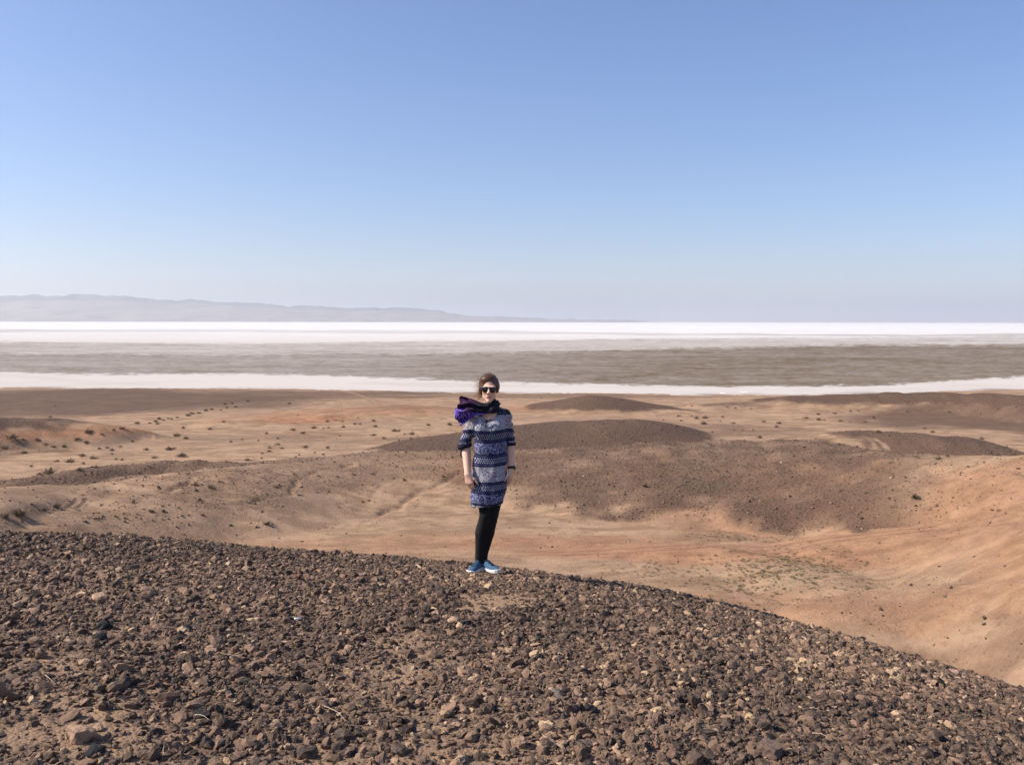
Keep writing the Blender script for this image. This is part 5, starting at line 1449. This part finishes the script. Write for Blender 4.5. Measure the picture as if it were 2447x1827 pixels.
    t2 = np.zeros((len(V2), 2)); edge = (0.54 + 0.13 * np.sin(U * 5 + 0.5) + 0.25 * (1 - U))
    t2[:, 0] = (sstep(-0.04, 0.04, Vg - edge)).ravel(); t2[:, 1] = (sstep(0.15, 0.6, U) * (1 - 0.45 * Vg)).ravel()
    tone = np.vstack([tone, t2])
    me = new_mesh('scarf', V, np.array(Fq)); add_attr(me, 'violet', tone[:, 0]); add_attr(me, 'plum', tone[:, 1])
    uvw = np.zeros((len(V), 3)); uvw[off:, 0] = (U * 0.26).ravel(); uvw[off:, 1] = (Vg * 0.25).ravel(); add_attr(me, 'cloth', uvw)
    m = NT('printed_silk', 0.75, 0.2)
    co = m.objco()
    n1 = m.noise(co, 55, 3, 0.6, 1.2)
    base = m.mix(m.ramp(n1, 0.60, 0.70), (0.006, 0.006, 0.014), (0.20, 0.21, 0.26))
    plum = m.mix(m.noise(co, 30, 3), (0.020, 0.004, 0.026), (0.050, 0.010, 0.060))
    dots = m.voro(m.attr('cloth', out='Vector'), 95.0)
    vio = m.mix(m.ramp(dots, 0.42, 0.25), (0.055, 0.02, 0.20), (0.36, 0.30, 0.56))
    c = m.mix(m.math('MULTIPLY', m.attr('plum'), 1.0, True), base, plum); c = m.mix(m.attr('violet'), c, vio)
    sc_ = obj('scarf', me, m.color(c), root)
    md = sc_.modifiers.new('thickness', 'SOLIDIFY'); md.thickness = 0.0022; md.offset = 0
    return root

def dress_pattern(x, y, z, arm):
    """printed bands: flowers on white, navy bands with a lattice of dots, small blue flowers"""
    n = len(x); c = np.zeros((n, 4)); c[:, 3] = 1
    zz = z + 0.004 * np.sin(x * 24 + 1)
    navy = np.array([0.013, 0.015, 0.045]); white = np.array([0.46, 0.45, 0.49]); blue = np.array([0.20, 0.21, 0.37])
    wx, wz = x + 0.010 * noise3(x * 40, y * 20, z * 40, 21), z + 0.010 * noise3(x * 40 + 9, y * 20, z * 40, 22)
    def cells(s, seed):
        gx, gz = wx * s, wz * s; ix, iz = np.floor(gx), np.floor(gz); d1 = np.full(n, 9.0); d2 = np.full(n, 9.0); idv = np.zeros(n)
        for i in (-1, 0, 1):
            for j in (-1, 0, 1):
                cx = ix + i; cz = iz + j; h1 = _hash(cx, cz, 0 * cx, seed); h2 = _hash(cx, cz, 0 * cx + 1, seed)
                d = np.hypot(gx - cx - 0.5 - 0.4 * h1, gz - cz - 0.5 - 0.4 * h2)
                m = d < d1; d2 = np.where(m, d1, np.minimum(d2, d)); idv = np.where(m, h1, idv); d1 = np.where(m, d, d1)
        return d1, d2, idv
    a1, a2, aid = cells(24, 31); b1, b2, bid = cells(62, 33)
    petals = 0.5 + 0.5 * np.cos(a1 * 17)
    W = white[None] * (0.80 + 0.20 * petals[:, None]); dk = np.array([0.045, 0.052, 0.105])
    k = np.clip(0.85 * (1 - sstep(0.04, 0.13, a2 - a1)) + 0.85 * sstep(0.55, 0.85, petals) * (a1 < 0.42) + 0.5 * (b1 < 0.22), 0, 0.92)
    W = W * (1 - k[:, None]) + dk * k[:, None]
    pink = (a1 < 0.30) & (aid > 0.55); W[pink] = W[pink] * np.array([1.05, 0.72, 0.82])
    k = np.clip(0.9 * sstep(0.22, 0.42, b1) + 0.4 * noise3(x * 30, y * 30, z * 30, 41), 0.05, 0.95)
    Bc = blue[None] * 1.1 * (1 - k[:, None]) + np.array([0.024, 0.028, 0.075]) * k[:, None]
    spark = (b1 < 0.14); Bc[spark] = np.array([0.40, 0.40, 0.50])
    def nav(z0, z1):
        mid, half = (z0 + z1) / 2, (z1 - z0) / 2; t = (zz - mid) / half
        row = np.floor((t + 0.45) / 0.30); inside = (t > -0.45) & (t < 0.45)
        fx = (x / 0.0185 + 0.5 * (row % 2)) % 1 - 0.5; fz = ((t + 0.45) / 0.30) % 1 - 0.5
        dot = inside & (np.hypot(fx / 0.27, fz / 0.40) < 1)
        r = np.tile(navy, (n, 1)); r[dot] = np.array([0.30, 0.31, 0.40])
        edge = np.abs(np.abs(t) - 0.66) < 0.05; r[edge] = np.array([0.055, 0.065, 0.16])
        return r
    bands = [(1.335, 9, 'y'), (1.217, 1.335, 'w'), (1.108, 1.217, 'n'), (1.012, 1.108, 'b'), (0.905, 1.012, 'n'), (0.780, 0.905, 'w'), (0.676, 0.780, 'n'), (0.590, 0.676, 'b'), (0, 0.590, 'h')]
    for z0, z1, t in bands:
        m = (zz >= z0) & (zz < z1)
        if t == 'w': c[m, :3] = W[m]
        elif t == 'b': c[m, :3] = Bc[m]
        elif t == 'n': c[m, :3] = nav(z0, z1)[m]
        elif t == 'y':
            k = (b1 < 0.18)[:, None]; c[m, :3] = np.where(k, np.array([0.22, 0.23, 0.29]), np.array([0.012, 0.013, 0.026]))[m]
        else:
            k = ((np.abs(zz - 0.566) < 0.006) & (noise3(x * 120, y * 40, z * 60, 44) > 0.0))[:, None]; c[m, :3] = np.where(k, np.array([0.35, 0.36, 0.42]), navy * 0.8)[m]
    sleeve_white = (arm > 0.5) & (zz < 1.108) & (zz > 1.0); c[sleeve_white, :3] = W[sleeve_white]
    return c
woman()
# ------------------------------------------------------------------ haze
def haze():
    s, z0, z1 = 75000.0, Z_SALT - 4.0, 330.0
    V = np.array([(x, y, z) for x in (-s, s) for y in (-s, s) for z in (z0, z1)])
    F = np.array([(0, 1, 3, 2), (4, 6, 7, 5), (0, 4, 5, 1), (2, 3, 7, 6), (0, 2, 6, 4), (1, 5, 7, 3)])
    me = new_mesh('haze', V, F, smooth=False)
    mat = bpy.data.materials.new('haze'); mat.use_nodes = True
    t = mat.node_tree; t.nodes.clear()
    out = t.nodes.new('ShaderNodeOutputMaterial'); pv = t.nodes.new('ShaderNodeVolumePrincipled')
    pv.inputs['Color'].default_value = (0.87, 0.92, 0.945, 1); pv.inputs['Density'].default_value = HAZE_DENSITY
    pv.inputs['Anisotropy'].default_value = 0.6
    t.links.new(pv.outputs[0], out.inputs['Volume'])
    tag(obj('haze', me, mat), 'pale dusty haze over the far plain and mountains', 'haze', kind='stuff')
HAZE_DENSITY = 1.05e-4
haze()
